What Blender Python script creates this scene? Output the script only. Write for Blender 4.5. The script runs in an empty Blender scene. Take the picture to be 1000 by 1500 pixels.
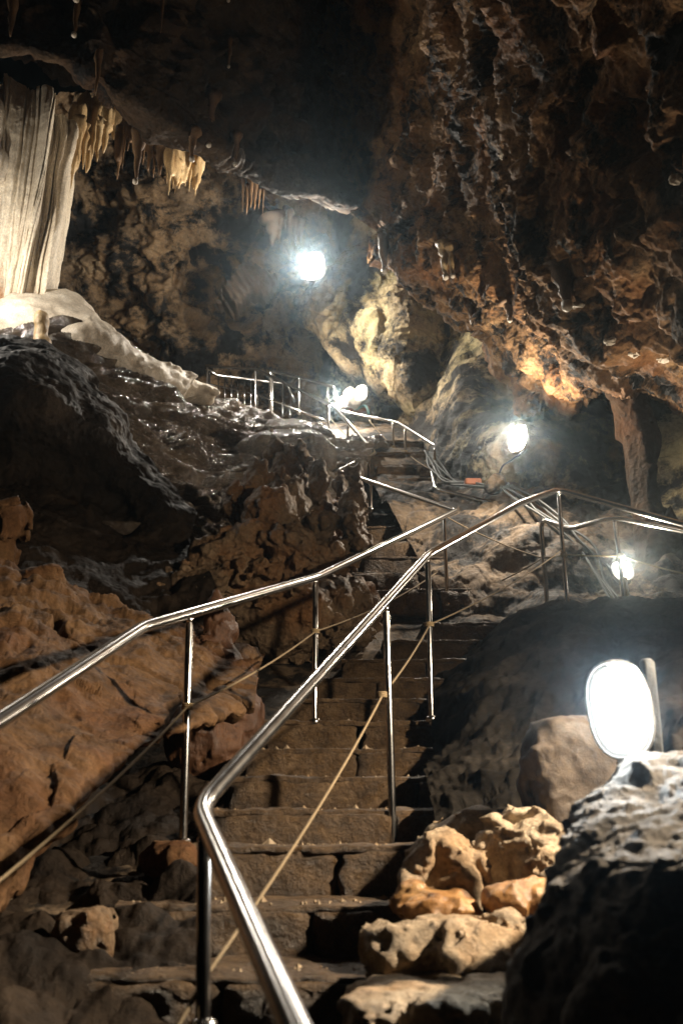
import bpy, math, random
import numpy as np
from mathutils import Vector

SC = bpy.context.scene
COL = SC.collection
random.seed(7)
RNG = np.random.default_rng(11)

# ------------------------------------------------------------------ camera
F_PX, W_PX, H_PX = 1450.0, 1000.0, 1500.0
PITCH = math.radians(18.4)
CAMZ = 1.45
cam_d = bpy.data.cameras.new('camera')
cam = bpy.data.objects.new('camera', cam_d)
COL.objects.link(cam)
cam.location = (0, 0, CAMZ)
cam.rotation_euler = (math.radians(90) + PITCH, 0, 0)
cam_d.sensor_fit = 'VERTICAL'
cam_d.sensor_height = 36.0
cam_d.lens = 36.0 * F_PX / H_PX
cam_d.clip_start = 0.05
cam_d.clip_end = 200
cam_d.dof.use_dof = True
cam_d.dof.focus_distance = 8.5
cam_d.dof.aperture_fstop = 3.6
SC.camera = cam

# ------------------------------------------------------------------ world, exposure
wd = bpy.data.worlds.new('World')
SC.world = wd
wd.use_nodes = True
bg = wd.node_tree.nodes['Background']
bg.inputs['Color'].default_value = (0.0, 0.0, 0.0, 1)     # deep underground: no sky reaches the place
bg.inputs['Strength'].default_value = 0.0
SC.view_settings.view_transform = 'Standard'
SC.view_settings.look = 'None'
SC.view_settings.exposure = 0.0
SC.view_settings.gamma = 1.0
cy = SC.cycles
cy.use_denoising = True
try:
    cy.denoiser = 'OPENIMAGEDENOISE'
except Exception:
    pass
cy.max_bounces = 4
cy.diffuse_bounces = 2
cy.glossy_bounces = 2
cy.use_adaptive_sampling = True
cy.adaptive_threshold = 0.02
cy.volume_bounces = 0
cy.sample_clamp_indirect = 4.0
cy.caustics_reflective = False
cy.caustics_refractive = False

ST, CT = math.sin(PITCH), math.cos(PITCH)
def P(px, py, Y):
    """world point that lies Y metres ahead of the camera on the line of sight of a photo pixel"""
    u = (px - W_PX / 2) / F_PX
    v = (H_PX / 2 - py) / F_PX
    dy = CT - v * ST
    dz = ST + v * CT
    return np.array([u * Y / dy, Y, CAMZ + dz * Y / dy])

# ------------------------------------------------------------------ numpy noise
_perm = np.random.default_rng(3).permutation(256)
_perm = np.concatenate([_perm, _perm, _perm]).astype(np.int64)
_g = np.random.default_rng(4).normal(size=(256, 3))
_g /= np.linalg.norm(_g, axis=1)[:, None]
def perlin(p, seed=0):
    p = p + seed * 17.31
    i = np.floor(p).astype(np.int64)
    f = p - i
    i &= 255
    w = f * f * f * (f * (f * 6 - 15) + 10)
    out = 0
    for dx in (0, 1):
        for dy in (0, 1):
            for dz in (0, 1):
                h = _perm[_perm[_perm[(i[:, 0] + dx) & 255] + ((i[:, 1] + dy) & 255)] + ((i[:, 2] + dz) & 255)]
                g = _g[h]
                d = g[:, 0] * (f[:, 0] - dx) + g[:, 1] * (f[:, 1] - dy) + g[:, 2] * (f[:, 2] - dz)
                wx = w[:, 0] if dx else 1 - w[:, 0]
                wy = w[:, 1] if dy else 1 - w[:, 1]
                wz = w[:, 2] if dz else 1 - w[:, 2]
                out = out + d * wx * wy * wz
    return out * 1.6
def fbm(p, freq, octv=5, gain=0.5, seed=0, lac=2.03):
    a, s, t = 1.0, 0, 0
    q = p * freq
    for k in range(octv):
        s = s + a * perlin(q, seed + k)
        t += a
        a *= gain
        q = q * lac
    return s / t
def ridged(p, freq, octv=4, gain=0.5, seed=0):
    a, s, t = 1.0, 0, 0
    q = p * freq
    for k in range(octv):
        s = s + a * (1 - 2 * np.abs(perlin(q, seed + k)))
        t += a
        a *= gain
        q = q * 2.1
    return s / t
def worley(p, freq, seed=0):
    q = p * freq + seed * 7.7
    i = np.floor(q).astype(np.int64)
    best = np.full(len(q), 9.0)
    for dx in (-1, 0, 1):
        for dy in (-1, 0, 1):
            for dz in (-1, 0, 1):
                j = i + np.array([dx, dy, dz])
                h = _perm[_perm[_perm[j[:, 0] & 255] + (j[:, 1] & 255)] + (j[:, 2] & 255)]
                c = j + 0.5 + 0.45 * _g[h]
                best = np.minimum(best, ((q - c) ** 2).sum(1))
    return np.sqrt(best)
def facets(p, freq, seed=0):
    """broken-rock relief: every cell is a plane of its own tilt"""
    q = p * freq + seed * 5.3
    q = q + 0.25 * np.stack([perlin(q * 0.8, seed), perlin(q * 0.8, seed + 1), perlin(q * 0.8, seed + 2)], 1)
    i = np.floor(q).astype(np.int64)
    best = np.full(len(q), 9.0)
    out = np.zeros(len(q))
    for dx in (-1, 0, 1):
        for dy in (-1, 0, 1):
            for dz in (-1, 0, 1):
                j = i + np.array([dx, dy, dz])
                h = _perm[_perm[_perm[j[:, 0] & 255] + (j[:, 1] & 255)] + (j[:, 2] & 255)]
                e = q - (j + 0.5 + 0.45 * _g[h])
                d = (e ** 2).sum(1)
                g2 = _g[(h * 7 + 31) & 255]
                val = (g2 * e).sum(1) + 0.35 * _g[(h * 5 + 3) & 255, 0]
                m = d < best
                best = np.where(m, d, best)
                out = np.where(m, val, out)
    return out
def sstep(a, b, x):
    t = np.clip((x - a) / (b - a), 0, 1)
    return t * t * (3 - 2 * t)

# ------------------------------------------------------------------ object helpers
WORG = {}
VERTS = {}
def pick(name, px, py):
    """the surface point of a built mesh that shows at a photo pixel"""
    V = VERTS[name]
    R = V - np.array([0, 0, CAMZ])
    dep = R[:, 1] * CT + R[:, 2] * ST
    x = 500 + F_PX * R[:, 0] / dep
    y = 750 - F_PX * (R[:, 2] * CT - R[:, 1] * ST) / dep
    d2 = (x - px) ** 2 + (y - py) ** 2 + np.where(dep < .5, 1e9, 0)
    k = np.argsort(d2)[:6]
    return V[k[np.argmin(dep[k])]]
def put(o, parent=None):
    COL.objects.link(o)
    if parent is not None:
        o.parent = parent
    return o
def tag(o, label=None, cat=None, group=None, kind=None):
    if label: o['label'] = label
    if cat: o['category'] = cat
    if group: o['group'] = group
    if kind: o['kind'] = kind
    return o
def thing(name, loc, label, cat, group=None):
    o = bpy.data.objects.new(name, None)
    o.empty_display_size = 0.1
    o.location = loc
    put(o)
    WORG[o] = np.array(loc, float)
    return tag(o, label, cat, group)
def mesh(name, V, Fc, mat, parent=None, smooth=True):
    """one mesh object from world-space vertices; origin at the parent's, or at its own base"""
    V = np.asarray(V, float)
    if parent is not None:
        org = WORG[parent]
    else:
        lo, hi = V.min(0), V.max(0)
        org = np.array([(lo[0] + hi[0]) / 2, (lo[1] + hi[1]) / 2, lo[2]])
    me = bpy.data.meshes.new(name)
    L = V - org
    if isinstance(Fc, np.ndarray):
        n, k = Fc.shape
        me.vertices.add(len(L))
        me.vertices.foreach_set('co', L.astype(np.float32).ravel())
        me.loops.add(n * k)
        me.loops.foreach_set('vertex_index', Fc.astype(np.int32).ravel())
        me.polygons.add(n)
        me.polygons.foreach_set('loop_start', np.arange(0, n * k, k, dtype=np.int32))
        me.polygons.foreach_set('loop_total', np.full(n, k, dtype=np.int32))
        me.update(calc_edges=True)
        me.validate()
    else:
        me.from_pydata([tuple(v) for v in L], [], Fc)
    VERTS[name] = V
    me.polygons.foreach_set('use_smooth', np.full(len(me.polygons), smooth))
    me.materials.append(mat)
    me.update()
    o = bpy.data.objects.new(name, me)
    if parent is None:
        o.location = org
    WORG[o] = org
    return put(o, parent)

def catmull(C, n, axis):
    C = np.moveaxis(np.asarray(C, float), axis, 0)
    m = C.shape[0]
    t = np.linspace(0, m - 1, n)
    i = np.minimum(t.astype(int), m - 2)
    f = (t - i).reshape((-1,) + (1,) * (C.ndim - 1))
    ext = np.concatenate([2 * C[:1] - C[1:2], C, 2 * C[-1:] - C[-2:-1]])
    p0, p1, p2, p3 = ext[i], ext[i + 1], ext[i + 2], ext[i + 3]
    r = 0.5 * (2 * p1 + (p2 - p0) * f + (2 * p0 - 5 * p1 + 4 * p2 - p3) * f ** 2 + (3 * p1 - p0 - 3 * p2 + p3) * f ** 3)
    return np.moveaxis(r, 0, axis)
def grid_faces(nr, nc):
    a = np.arange(nr * nc).reshape(nr, nc)
    return np.stack([a[:-1, :-1], a[:-1, 1:], a[1:, 1:], a[1:, :-1]], -1).reshape(-1, 4)
def grid_normals(S):
    du = np.gradient(S, axis=1)
    dv = np.gradient(S, axis=0)
    n = np.cross(du, dv)
    n /= np.linalg.norm(n, axis=-1, keepdims=True) + 1e-9
    return n
def sheet(name, rows, nr, nc, disp, mat, parent=None, world=False, facing=(0, 0, 1.45)):
    C = np.array([[np.array(c, float) if world else P(*c) for c in r] for r in rows])
    S = catmull(catmull(C, nr, 0), nc, 1)
    n = grid_normals(S)
    mid = S.reshape(-1, 3).mean(0)
    if ((np.array(facing) - S) * n).sum(-1).mean() < 0:
        n = -n
        flip = True
    else:
        flip = False
    u = np.repeat(np.linspace(0, 1, nc)[None], nr, 0)
    v = np.repeat(np.linspace(0, 1, nr)[:, None], nc, 1)
    d = disp(S.reshape(-1, 3), n.reshape(-1, 3), u.ravel(), v.ravel())
    if d.ndim == 1:
        d = d[:, None] * n.reshape(-1, 3)
    V = S.reshape(-1, 3) + d
    Fc = grid_faces(nr, nc)
    if flip:
        Fc = Fc[:, ::-1].copy()
    return mesh(name, V, Fc, mat, parent)

def surface_nets(f, lo, hi, cell):
    lo, hi = np.array(lo, float), np.array(hi, float)
    n = np.ceil((hi - lo) / cell).astype(int) + 1
    ax = [lo[k] + np.arange(n[k]) * cell for k in range(3)]
    G = np.stack(np.meshgrid(*ax, indexing='ij'), -1)
    D = f(G.reshape(-1, 3)).reshape(n)
    ins = D < 0
    cs = np.zeros(n - 1, int)
    acc = np.zeros(tuple(n - 1) + (3,))
    cnt = np.zeros(n - 1)
    corners = [(a, b, c) for a in (0, 1) for b in (0, 1) for c in (0, 1)]
    def sl(o):
        return tuple(slice(o[k], n[k] - 1 + o[k]) for k in range(3))
    for o in corners:
        for k in range(3):
            if o[k] == 0:
                o2 = list(o); o2[k] = 1
                d0, d1 = D[sl(o)], D[sl(o2)]
                m = (d0 < 0) != (d1 < 0)
                t = np.where(m, d0 / np.where(m, d0 - d1, 1), 0)
                pt = np.zeros(acc.shape)
                for q in range(3):
                    pt[..., q] = o[q]
                pt[..., k] += t
                acc += pt * m[..., None]
                cnt += m
    act = cnt > 0
    idx = np.full(act.shape, -1)
    idx[act] = np.arange(act.sum())
    cells = np.argwhere(act)
    V = lo + (cells + acc[act] / cnt[act][:, None]) * cell
    faces = []
    for k in range(3):
        a, b = (k + 1) % 3, (k + 2) % 3
        s0 = [slice(1, n[q] - 1) for q in range(3)]
        s0[k] = slice(0, n[k] - 1)
        s1 = list(s0); s1[k] = slice(1, n[k])
        i0, i1 = ins[tuple(s0)], ins[tuple(s1)]
        ch = np.argwhere(i0 != i1)
        base = ch.copy()
        base[:, a] += 1
        base[:, b] += 1
        orient = i0[i0 != i1]
        def ix(da, db):
            c = base.copy()
            c[:, a] += da
            c[:, b] += db
            return idx[c[:, 0], c[:, 1], c[:, 2]]
        q = np.stack([ix(-1, -1), ix(0, -1), ix(0, 0), ix(-1, 0)], -1)
        q[~orient] = q[~orient][:, ::-1]
        faces.append(q)
    return V, np.concatenate(faces)
def ellip(p, c, r, rot=0.0, tilt=0.0):
    d = p - np.array(c)
    if rot:
        cr, sr = math.cos(rot), math.sin(rot)
        d = np.stack([d[:, 0] * cr + d[:, 1] * sr, -d[:, 0] * sr + d[:, 1] * cr, d[:, 2]], 1)
    if tilt:
        cr, sr = math.cos(tilt), math.sin(tilt)
        d = np.stack([d[:, 0] * cr + d[:, 2] * sr, d[:, 1], -d[:, 0] * sr + d[:, 2] * cr], 1)
    r = np.array(r, float)
    k = np.linalg.norm(d / r, axis=1)
    return (k - 1) * r.min()
def superbox(p, c, r, rot=0.0, tilt=0.0, e=5.0):
    d = p - np.array(c)
    if rot:
        cr, sr = math.cos(rot), math.sin(rot)
        d = np.stack([d[:, 0] * cr + d[:, 1] * sr, -d[:, 0] * sr + d[:, 1] * cr, d[:, 2]], 1)
    if tilt:
        cr, sr = math.cos(tilt), math.sin(tilt)
        d = np.stack([d[:, 0] * cr + d[:, 2] * sr, d[:, 1], -d[:, 0] * sr + d[:, 2] * cr], 1)
    r = np.array(r, float)
    k = (np.abs(d / r) ** e).sum(1) ** (1 / e)
    return (k - 1) * r.min()
def smin(a, b, k):
    h = np.clip(0.5 + 0.5 * (b - a) / k, 0, 1)
    return b * (1 - h) + a * h - k * h * (1 - h)
def solid(name, prims, pad, cell, disp, mat, parent=None, k=0.1):
    """a closed rock: smooth union of ellipsoids / rounded boxes, roughened by noise, meshed by surface nets"""
    los, his = [], []
    for kind, c, r, *_ in prims:
        m = max(r) if len(_) else None
        rr = np.array([m] * 3) if m else np.array(r, float)
        los.append(np.array(c) - rr); his.append(np.array(c) + rr)
    lo, hi = np.min(los, 0) - pad, np.max(his, 0) + pad
    def f(p):
        d = None
        for kind, c, r, *a in prims:
            e = (ellip if kind == 'e' else superbox)(p, c, r, *a)
            d = e if d is None else smin(d, e, k)
        near = np.abs(d) < pad * 1.2
        d[near] -= disp(p[near])
        return d
    V, Fc = surface_nets(f, lo, hi, cell)
    return mesh(name, V, Fc, mat, parent)

def rounded_path(pts, rad, seg=5):
    pts = [np.array(p, float) for p in pts]
    out = [pts[0]]
    for a, b, c in zip(pts[:-2], pts[1:-1], pts[2:]):
        d0, d1 = a - b, c - b
        l0, l1 = np.linalg.norm(d0), np.linalg.norm(d1)
        r = min(rad, l0 * .45, l1 * .45)
        s, e = b + d0 / l0 * r, b + d1 / l1 * r
        for t in np.linspace(0, 1, seg):
            out.append((1 - t) ** 2 * s + 2 * t * (1 - t) * b + t * t * e)
    out.append(pts[-1])
    return out
def tube_data(path, rad, sides=14, cap=True):
    path = [np.array(p, float) for p in path]
    n = len(path)
    rads = rad if hasattr(rad, '__len__') else [rad] * n
    V, Fc = [], []
    prev = None
    for i, p in enumerate(path):
        t = path[min(i + 1, n - 1)] - path[max(i - 1, 0)]
        t = t / (np.linalg.norm(t) + 1e-12)
        if prev is None:
            ref = np.array([0, 0, 1.0]) if abs(t[2]) < 0.9 else np.array([1.0, 0, 0])
            a = np.cross(t, ref)
        else:
            a = prev - t * (prev @ t)
        a /= np.linalg.norm(a)
        prev = a
        b = np.cross(t, a)
        for k in range(sides):
            w = 2 * math.pi * k / sides
            V.append(p + rads[i] * (math.cos(w) * a + math.sin(w) * b))
    for i in range(n - 1):
        for k in range(sides):
            k2 = (k + 1) % sides
            Fc.append((i * sides + k, i * sides + k2, (i + 1) * sides + k2, (i + 1) * sides + k))
    if cap:
        Fc.append(tuple(range(sides))[::-1])
        Fc.append(tuple(range((n - 1) * sides, n * sides)))
    return V, Fc
def tube(name, path, rad, mat, parent=None, sides=14):
    V, Fc = tube_data(path, rad, sides)
    return mesh(name, V, Fc, mat, parent)
def merge(parts):
    V, Fc = [], []
    for v, f in parts:
        o = len(V)
        V += list(v)
        Fc += [tuple(i + o for i in q) for q in f]
    return V, Fc

# ------------------------------------------------------------------ materials
def nodes_of(name):
    m = bpy.data.materials.new(name)
    m.use_nodes = True
    nt = m.node_tree
    return m, nt, nt.nodes['Principled BSDF']
def ramp(nt, stops, interp='LINEAR'):
    r = nt.nodes.new('ShaderNodeValToRGB')
    r.color_ramp.interpolation = interp
    e = r.color_ramp.elements
    while len(e) < len(stops):
        e.new(0.5)
    for k, (p, c) in enumerate(stops):
        e[k].position = p
        e[k].color = (c, c, c, 1) if not hasattr(c, '__len__') else (*c, 1)
    return r
def noise(nt, co, scale, detail=6, rough=0.6, dist=0.0, stretch=None):
    n = nt.nodes.new('ShaderNodeTexNoise')
    n.inputs['Scale'].default_value = scale
    n.inputs['Detail'].default_value = detail
    n.inputs['Roughness'].default_value = rough
    n.inputs['Distortion'].default_value = dist
    if stretch:
        mp = nt.nodes.new('ShaderNodeMapping')
        mp.inputs['Scale'].default_value = stretch
        nt.links.new(co, mp.inputs['Vector'])
        co = mp.outputs['Vector']
    nt.links.new(co, n.inputs['Vector'])
    return n.outputs['Fac']
def mixc(nt, fac, a, b, mode='MIX'):
    m = nt.nodes.new('ShaderNodeMix')
    m.data_type = 'RGBA'
    m.blend_type = mode
    for sock, v in ((m.inputs[0], fac), (m.inputs[6], a), (m.inputs[7], b)):
        if hasattr(v, 'is_output'):
            nt.links.new(v, sock)
        elif hasattr(v, '__len__'):
            sock.default_value = (*v, 1)
        else:
            sock.default_value = v
    return m.outputs[2]
def rock(name, dark, mid, light, scale=1.0, stain=None, soot=0.0, rough=(0.45, 0.9), bump=0.5, bscale=1.0, stretch=None, spec=0.35, pits=0.0, spread=(0.3, 0.52, 0.72)):
    m, nt, b = nodes_of(name)
    tc = nt.nodes.new('ShaderNodeTexCoord')
    co = tc.outputs['Object']
    oi = nt.nodes.new('ShaderNodeObjectInfo')
    va = nt.nodes.new('ShaderNodeVectorMath'); va.operation = 'MULTIPLY_ADD'
    cx = nt.nodes.new('ShaderNodeCombineXYZ')
    for k in range(3): nt.links.new(oi.outputs['Random'], cx.inputs[k])
    nt.links.new(cx.outputs[0], va.inputs[0])
    va.inputs[1].default_value = (31, 17, 23)
    nt.links.new(co, va.inputs[2])
    co = va.outputs[0]
    n1 = noise(nt, co, 2.2 * scale, 9, 0.68, 0.3, stretch)
    r1 = ramp(nt, [(spread[0], dark), (spread[1], mid), (spread[2], light)])
    nt.links.new(n1, r1.inputs[0])
    c = r1.outputs[0]
    if stain:
        n2 = noise(nt, co, 0.9 * scale, 8, 0.65, 0.15, stretch)
        r2 = ramp(nt, [(0.48, 0.0), (0.66, 1.0)])
        nt.links.new(n2, r2.inputs[0])
        c = mixc(nt, r2.outputs[0], c, stain)
    if soot > 0:
        n3 = noise(nt, co, 1.7 * scale, 10, 0.74, 0.2, stretch)
        r3 = ramp(nt, [(0.5 - 0.12 * soot, 1.0), (0.5 - 0.12 * soot + 0.09, 0.0)])
        nt.links.new(n3, r3.inputs[0])
        c = mixc(nt, r3.outputs[0], c, (0.012, 0.010, 0.009))
    nf = noise(nt, co, 26 * scale, 5, 0.7)
    r4 = ramp(nt, [(0.3, 0.62), (0.7, 1.25)])
    nt.links.new(nf, r4.inputs[0])
    c = mixc(nt, 1.0, c, r4.outputs[0], 'MULTIPLY')
    nt.links.new(c, b.inputs['Base Color'])
    nr = noise(nt, co, 5 * scale, 4, 0.6)
    r5 = ramp(nt, [(0.35, rough[0]), (0.65, rough[1])])
    nt.links.new(nr, r5.inputs[0])
    nt.links.new(r5.outputs[0], b.inputs['Roughness'])
    b.inputs['Specular IOR Level'].default_value = spec
    nb = noise(nt, co, 18 * bscale, 8, 0.72, 0.2, stretch)
    h = nb
    if pits > 0:
        vo = nt.nodes.new('ShaderNodeTexVoronoi')
        vo.inputs['Scale'].default_value = 22 * bscale
        nt.links.new(co, vo.inputs['Vector'])
        ma = nt.nodes.new('ShaderNodeMath'); ma.operation = 'MULTIPLY_ADD'
        nt.links.new(vo.outputs['Distance'], ma.inputs[0])
        ma.inputs[1].default_value = pits
        nt.links.new(nb, ma.inputs[2])
        h = ma.outputs[0]
    bp = nt.nodes.new('ShaderNodeBump')
    bp.inputs['Strength'].default_value = bump
    bp.inputs['Distance'].default_value = 0.05
    nt.links.new(h, bp.inputs['Height'])
    nt.links.new(bp.outputs[0], b.inputs['Normal'])
    return m
def plain(name, col, rough=0.5, metal=0.0, bump=0.0, bscale=60, vary=0.25):
    m, nt, b = nodes_of(name)
    tc = nt.nodes.new('ShaderNodeTexCoord')
    n = noise(nt, tc.outputs['Object'], bscale * 0.4, 6, 0.65)
    r = ramp(nt, [(0.3, 1 - vary), (0.7, 1 + vary * .4)])
    nt.links.new(n, r.inputs[0])
    nt.links.new(mixc(nt, 1.0, col, r.outputs[0], 'MULTIPLY'), b.inputs['Base Color'])
    rr = ramp(nt, [(0.3, max(0.03, rough - 0.1)), (0.7, min(1, rough + 0.12))])
    nt.links.new(n, rr.inputs[0])
    nt.links.new(rr.outputs[0], b.inputs['Roughness'])
    b.inputs['Metallic'].default_value = metal
    if bump:
        nb = noise(nt, tc.outputs['Object'], bscale, 4, 0.6)
        bp = nt.nodes.new('ShaderNodeBump')
        bp.inputs['Strength'].default_value = bump
        bp.inputs['Distance'].default_value = 0.01
        nt.links.new(nb, bp.inputs['Height'])
        nt.links.new(bp.outputs[0], b.inputs['Normal'])
    return m
def glow(name, col, strength):
    m, nt, b = nodes_of(name)
    b.inputs['Base Color'].default_value = (0.9, 0.9, 0.9, 1)
    b.inputs['Roughness'].default_value = 0.3
    b.inputs['Emission Color'].default_value = (*col, 1)
    b.inputs['Emission Strength'].default_value = strength
    return m

M = {}
M['wall'] = rock('limestone_wall', (0.09, 0.058, 0.032), (0.38, 0.25, 0.135), (0.60, 0.45, 0.28), 0.8, stain=(0.30, 0.22, 0.14), soot=0.4, bump=0.6, pits=0.3)
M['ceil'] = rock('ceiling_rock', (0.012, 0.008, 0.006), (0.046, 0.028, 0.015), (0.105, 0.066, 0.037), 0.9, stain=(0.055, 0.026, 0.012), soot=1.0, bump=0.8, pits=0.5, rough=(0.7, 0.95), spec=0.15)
M['over'] = rock('overhang_rock', (0.05, 0.03, 0.016), (0.27, 0.152, 0.07), (0.46, 0.30, 0.152), 1.1, stain=(0.26, 0.112, 0.04), soot=0.68, bump=0.9, pits=0.6, rough=(0.65, 0.95), spec=0.2)
M['smooth'] = rock('smooth_limestone', (0.14, 0.10, 0.06), (0.34, 0.26, 0.16), (0.54, 0.46, 0.31), 0.7, stain=(0.32, 0.27, 0.14), soot=0.2, bump=0.5, rough=(0.6, 0.9), spec=0.2)
M['ground'] = rock('cave_earth', (0.06, 0.045, 0.03), (0.19, 0.135, 0.085), (0.34, 0.26, 0.18), 1.2, soot=0.3, bump=0.6)
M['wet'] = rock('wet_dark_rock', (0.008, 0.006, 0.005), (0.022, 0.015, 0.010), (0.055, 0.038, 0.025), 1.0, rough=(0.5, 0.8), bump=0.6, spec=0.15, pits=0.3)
M['mound'] = rock('dull_dark_rock', (0.009, 0.008, 0.007), (0.022, 0.019, 0.016), (0.042, 0.036, 0.03), 1.0, rough=(0.75, 0.95), bump=0.25, spec=0.0)
M['left'] = rock('ochre_rock', (0.045, 0.024, 0.011), (0.135, 0.073, 0.032), (0.22, 0.13, 0.065), 1.8, stain=(0.115, 0.052, 0.021), rough=(0.55, 0.9), bump=0.6, spec=0.2, bscale=1.4)
M['flow'] = rock('wet_flowstone', (0.03, 0.022, 0.014), (0.09, 0.065, 0.043), (0.20, 0.157, 0.11), 0.9, rough=(0.07, 0.20), bump=0.7, spec=0.85, stretch=(1, 1, 2.2))
M['boss'] = rock('popcorn_rock', (0.07, 0.046, 0.026), (0.22, 0.145, 0.082), (0.38, 0.27, 0.165), 2.0, stain=(0.25, 0.12, 0.045), rough=(0.3, 0.7), bump=0.8, pits=0.7, spec=0.45)
M['step'] = rock('step_stone', (0.032, 0.019, 0.010), (0.115, 0.069, 0.033), (0.225, 0.146, 0.077), 3.6, rough=(0.28, 0.7), bump=0.9, bscale=1.8, spec=0.5)
M['tan'] = rock('tan_boulder', (0.16, 0.115, 0.072), (0.42, 0.325, 0.22), (0.60, 0.50, 0.37), 3.2, stain=(0.40, 0.26, 0.14), rough=(0.4, 0.8), bump=0.6, bscale=1.6)
M['amber'] = rock('amber_flowstone', (0.14, 0.06, 0.02), (0.38, 0.20, 0.075), (0.50, 0.33, 0.16), 3.0, rough=(0.25, 0.5), bump=0.3, bscale=1.5, spec=0.5)
M['grey'] = rock('grey_boulder', (0.07, 0.062, 0.053), (0.19, 0.165, 0.137), (0.33, 0.295, 0.25), 2.4, rough=(0.7, 0.95), spec=0.15, bump=0.6, bscale=2.2)
M['slab'] = rock('pale_slab', (0.045, 0.033, 0.023), (0.085, 0.062, 0.044), (0.125, 0.095, 0.068), 1.6, rough=(0.5, 0.8), bump=0.3)
M['red'] = rock('red_stalagmite', (0.045, 0.019, 0.010), (0.11, 0.05, 0.024), (0.18, 0.095, 0.05), 2.4, rough=(0.3, 0.6), bump=0.5, spec=0.5, stretch=(1, 1, .5))
M['pale'] = rock('pale_calcite', (0.40, 0.33, 0.25), (0.62, 0.54, 0.43), (0.74, 0.68, 0.58), 2.0, rough=(0.35, 0.6), bump=0.3, spec=0.5)
M['honey'] = rock('honey_calcite', (0.26, 0.145, 0.055), (0.52, 0.36, 0.18), (0.70, 0.56, 0.36), 2.5, rough=(0.3, 0.55), bump=0.3, stretch=(1, 1, .4), spec=0.5)
M['brownst'] = rock('brown_stalactite', (0.06, 0.035, 0.018), (0.17, 0.095, 0.045), (0.28, 0.17, 0.09), 2.5, rough=(0.35, 0.65), bump=0.4, stretch=(1, 1, .4))
def steel_mat():
    m, nt, b = nodes_of('stainless_steel')
    tc = nt.nodes.new('ShaderNodeTexCoord')
    n = noise(nt, tc.outputs['Object'], 14, 6, 0.65)
    r = ramp(nt, [(0.3, 0.17), (0.8, 0.25)])
    nt.links.new(n, r.inputs[0]); nt.links.new(r.outputs[0], b.inputs['Roughness'])
    b.inputs['Base Color'].default_value = (0.55, 0.54, 0.53, 1)
    b.inputs['Metallic'].default_value = 1.0
    return m
M['steel'] = steel_mat()
M['rope'] = plain('braided_rope', (0.27, 0.20, 0.115), 0.85, 0.0, 0.6, 220)
M['black'] = plain('black_cable', (0.03, 0.032, 0.034), 0.5)
M['greycable'] = plain('grey_cable', (0.05, 0.055, 0.054), 0.55)
M['white'] = plain('white_enamel', (0.72, 0.72, 0.70), 0.4)
M['wood'] = plain('weathered_wood', (0.26, 0.20, 0.13), 0.8, 0, .4, 60)
M['darkwood'] = plain('dark_wood', (0.05, 0.05, 0.048), 0.8, 0, .4, 60)
M['orange'] = plain('orange_block', (0.17, 0.055, 0.022), 0.8, 0, .4, 60)
M['teal'] = plain('teal_pipe', (0.10, 0.20, 0.19), 0.45)
M['rope_knot'] = plain('rope_knot', (0.34, 0.25, 0.14), 0.85, 0.0, 0.6, 220)

# flowstone curtain: pale calcite above, iron stained orange below
def curtain_mat():
    m = rock('curtain_calcite', (0.44, 0.36, 0.26), (0.68, 0.58, 0.44), (0.78, 0.71, 0.58), 1.6, rough=(0.35, 0.6), bump=0.35, spec=0.45, stretch=(3, 3, .35))
    nt = m.node_tree
    b = nt.nodes['Principled BSDF']
    old = b.inputs['Base Color'].links[0].from_socket
    tc = nt.nodes.new('ShaderNodeTexCoord')
    sx = nt.nodes.new('ShaderNodeSeparateXYZ')
    nt.links.new(tc.outputs['Generated'], sx.inputs[0])
    nz = noise(nt, tc.outputs['Object'], 2.0, 5, 0.6, 0.0, (4, 4, 0.5))
    ma = nt.nodes.new('ShaderNodeMath'); ma.operation = 'MULTIPLY_ADD'
    nt.links.new(nz, ma.inputs[0]); ma.inputs[1].default_value = 0.7
    nt.links.new(sx.outputs['Z'], ma.inputs[2])
    ma2 = nt.nodes.new('ShaderNodeMath'); ma2.operation = 'MULTIPLY_ADD'
    nt.links.new(sx.outputs['X'], ma2.inputs[0]); ma2.inputs[1].default_value = 0.55
    nt.links.new(ma.outputs[0], ma2.inputs[2])
    r = ramp(nt, [(0.78, 1.0), (1.0, 0.0)])
    nt.links.new(ma2.outputs[0], r.inputs[0])
    nt.links.new(mixc(nt, r.outputs[0], old, (0.42, 0.19, 0.065)), b.inputs['Base Color'])
    return m
M['curtain'] = curtain_mat()

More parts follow.
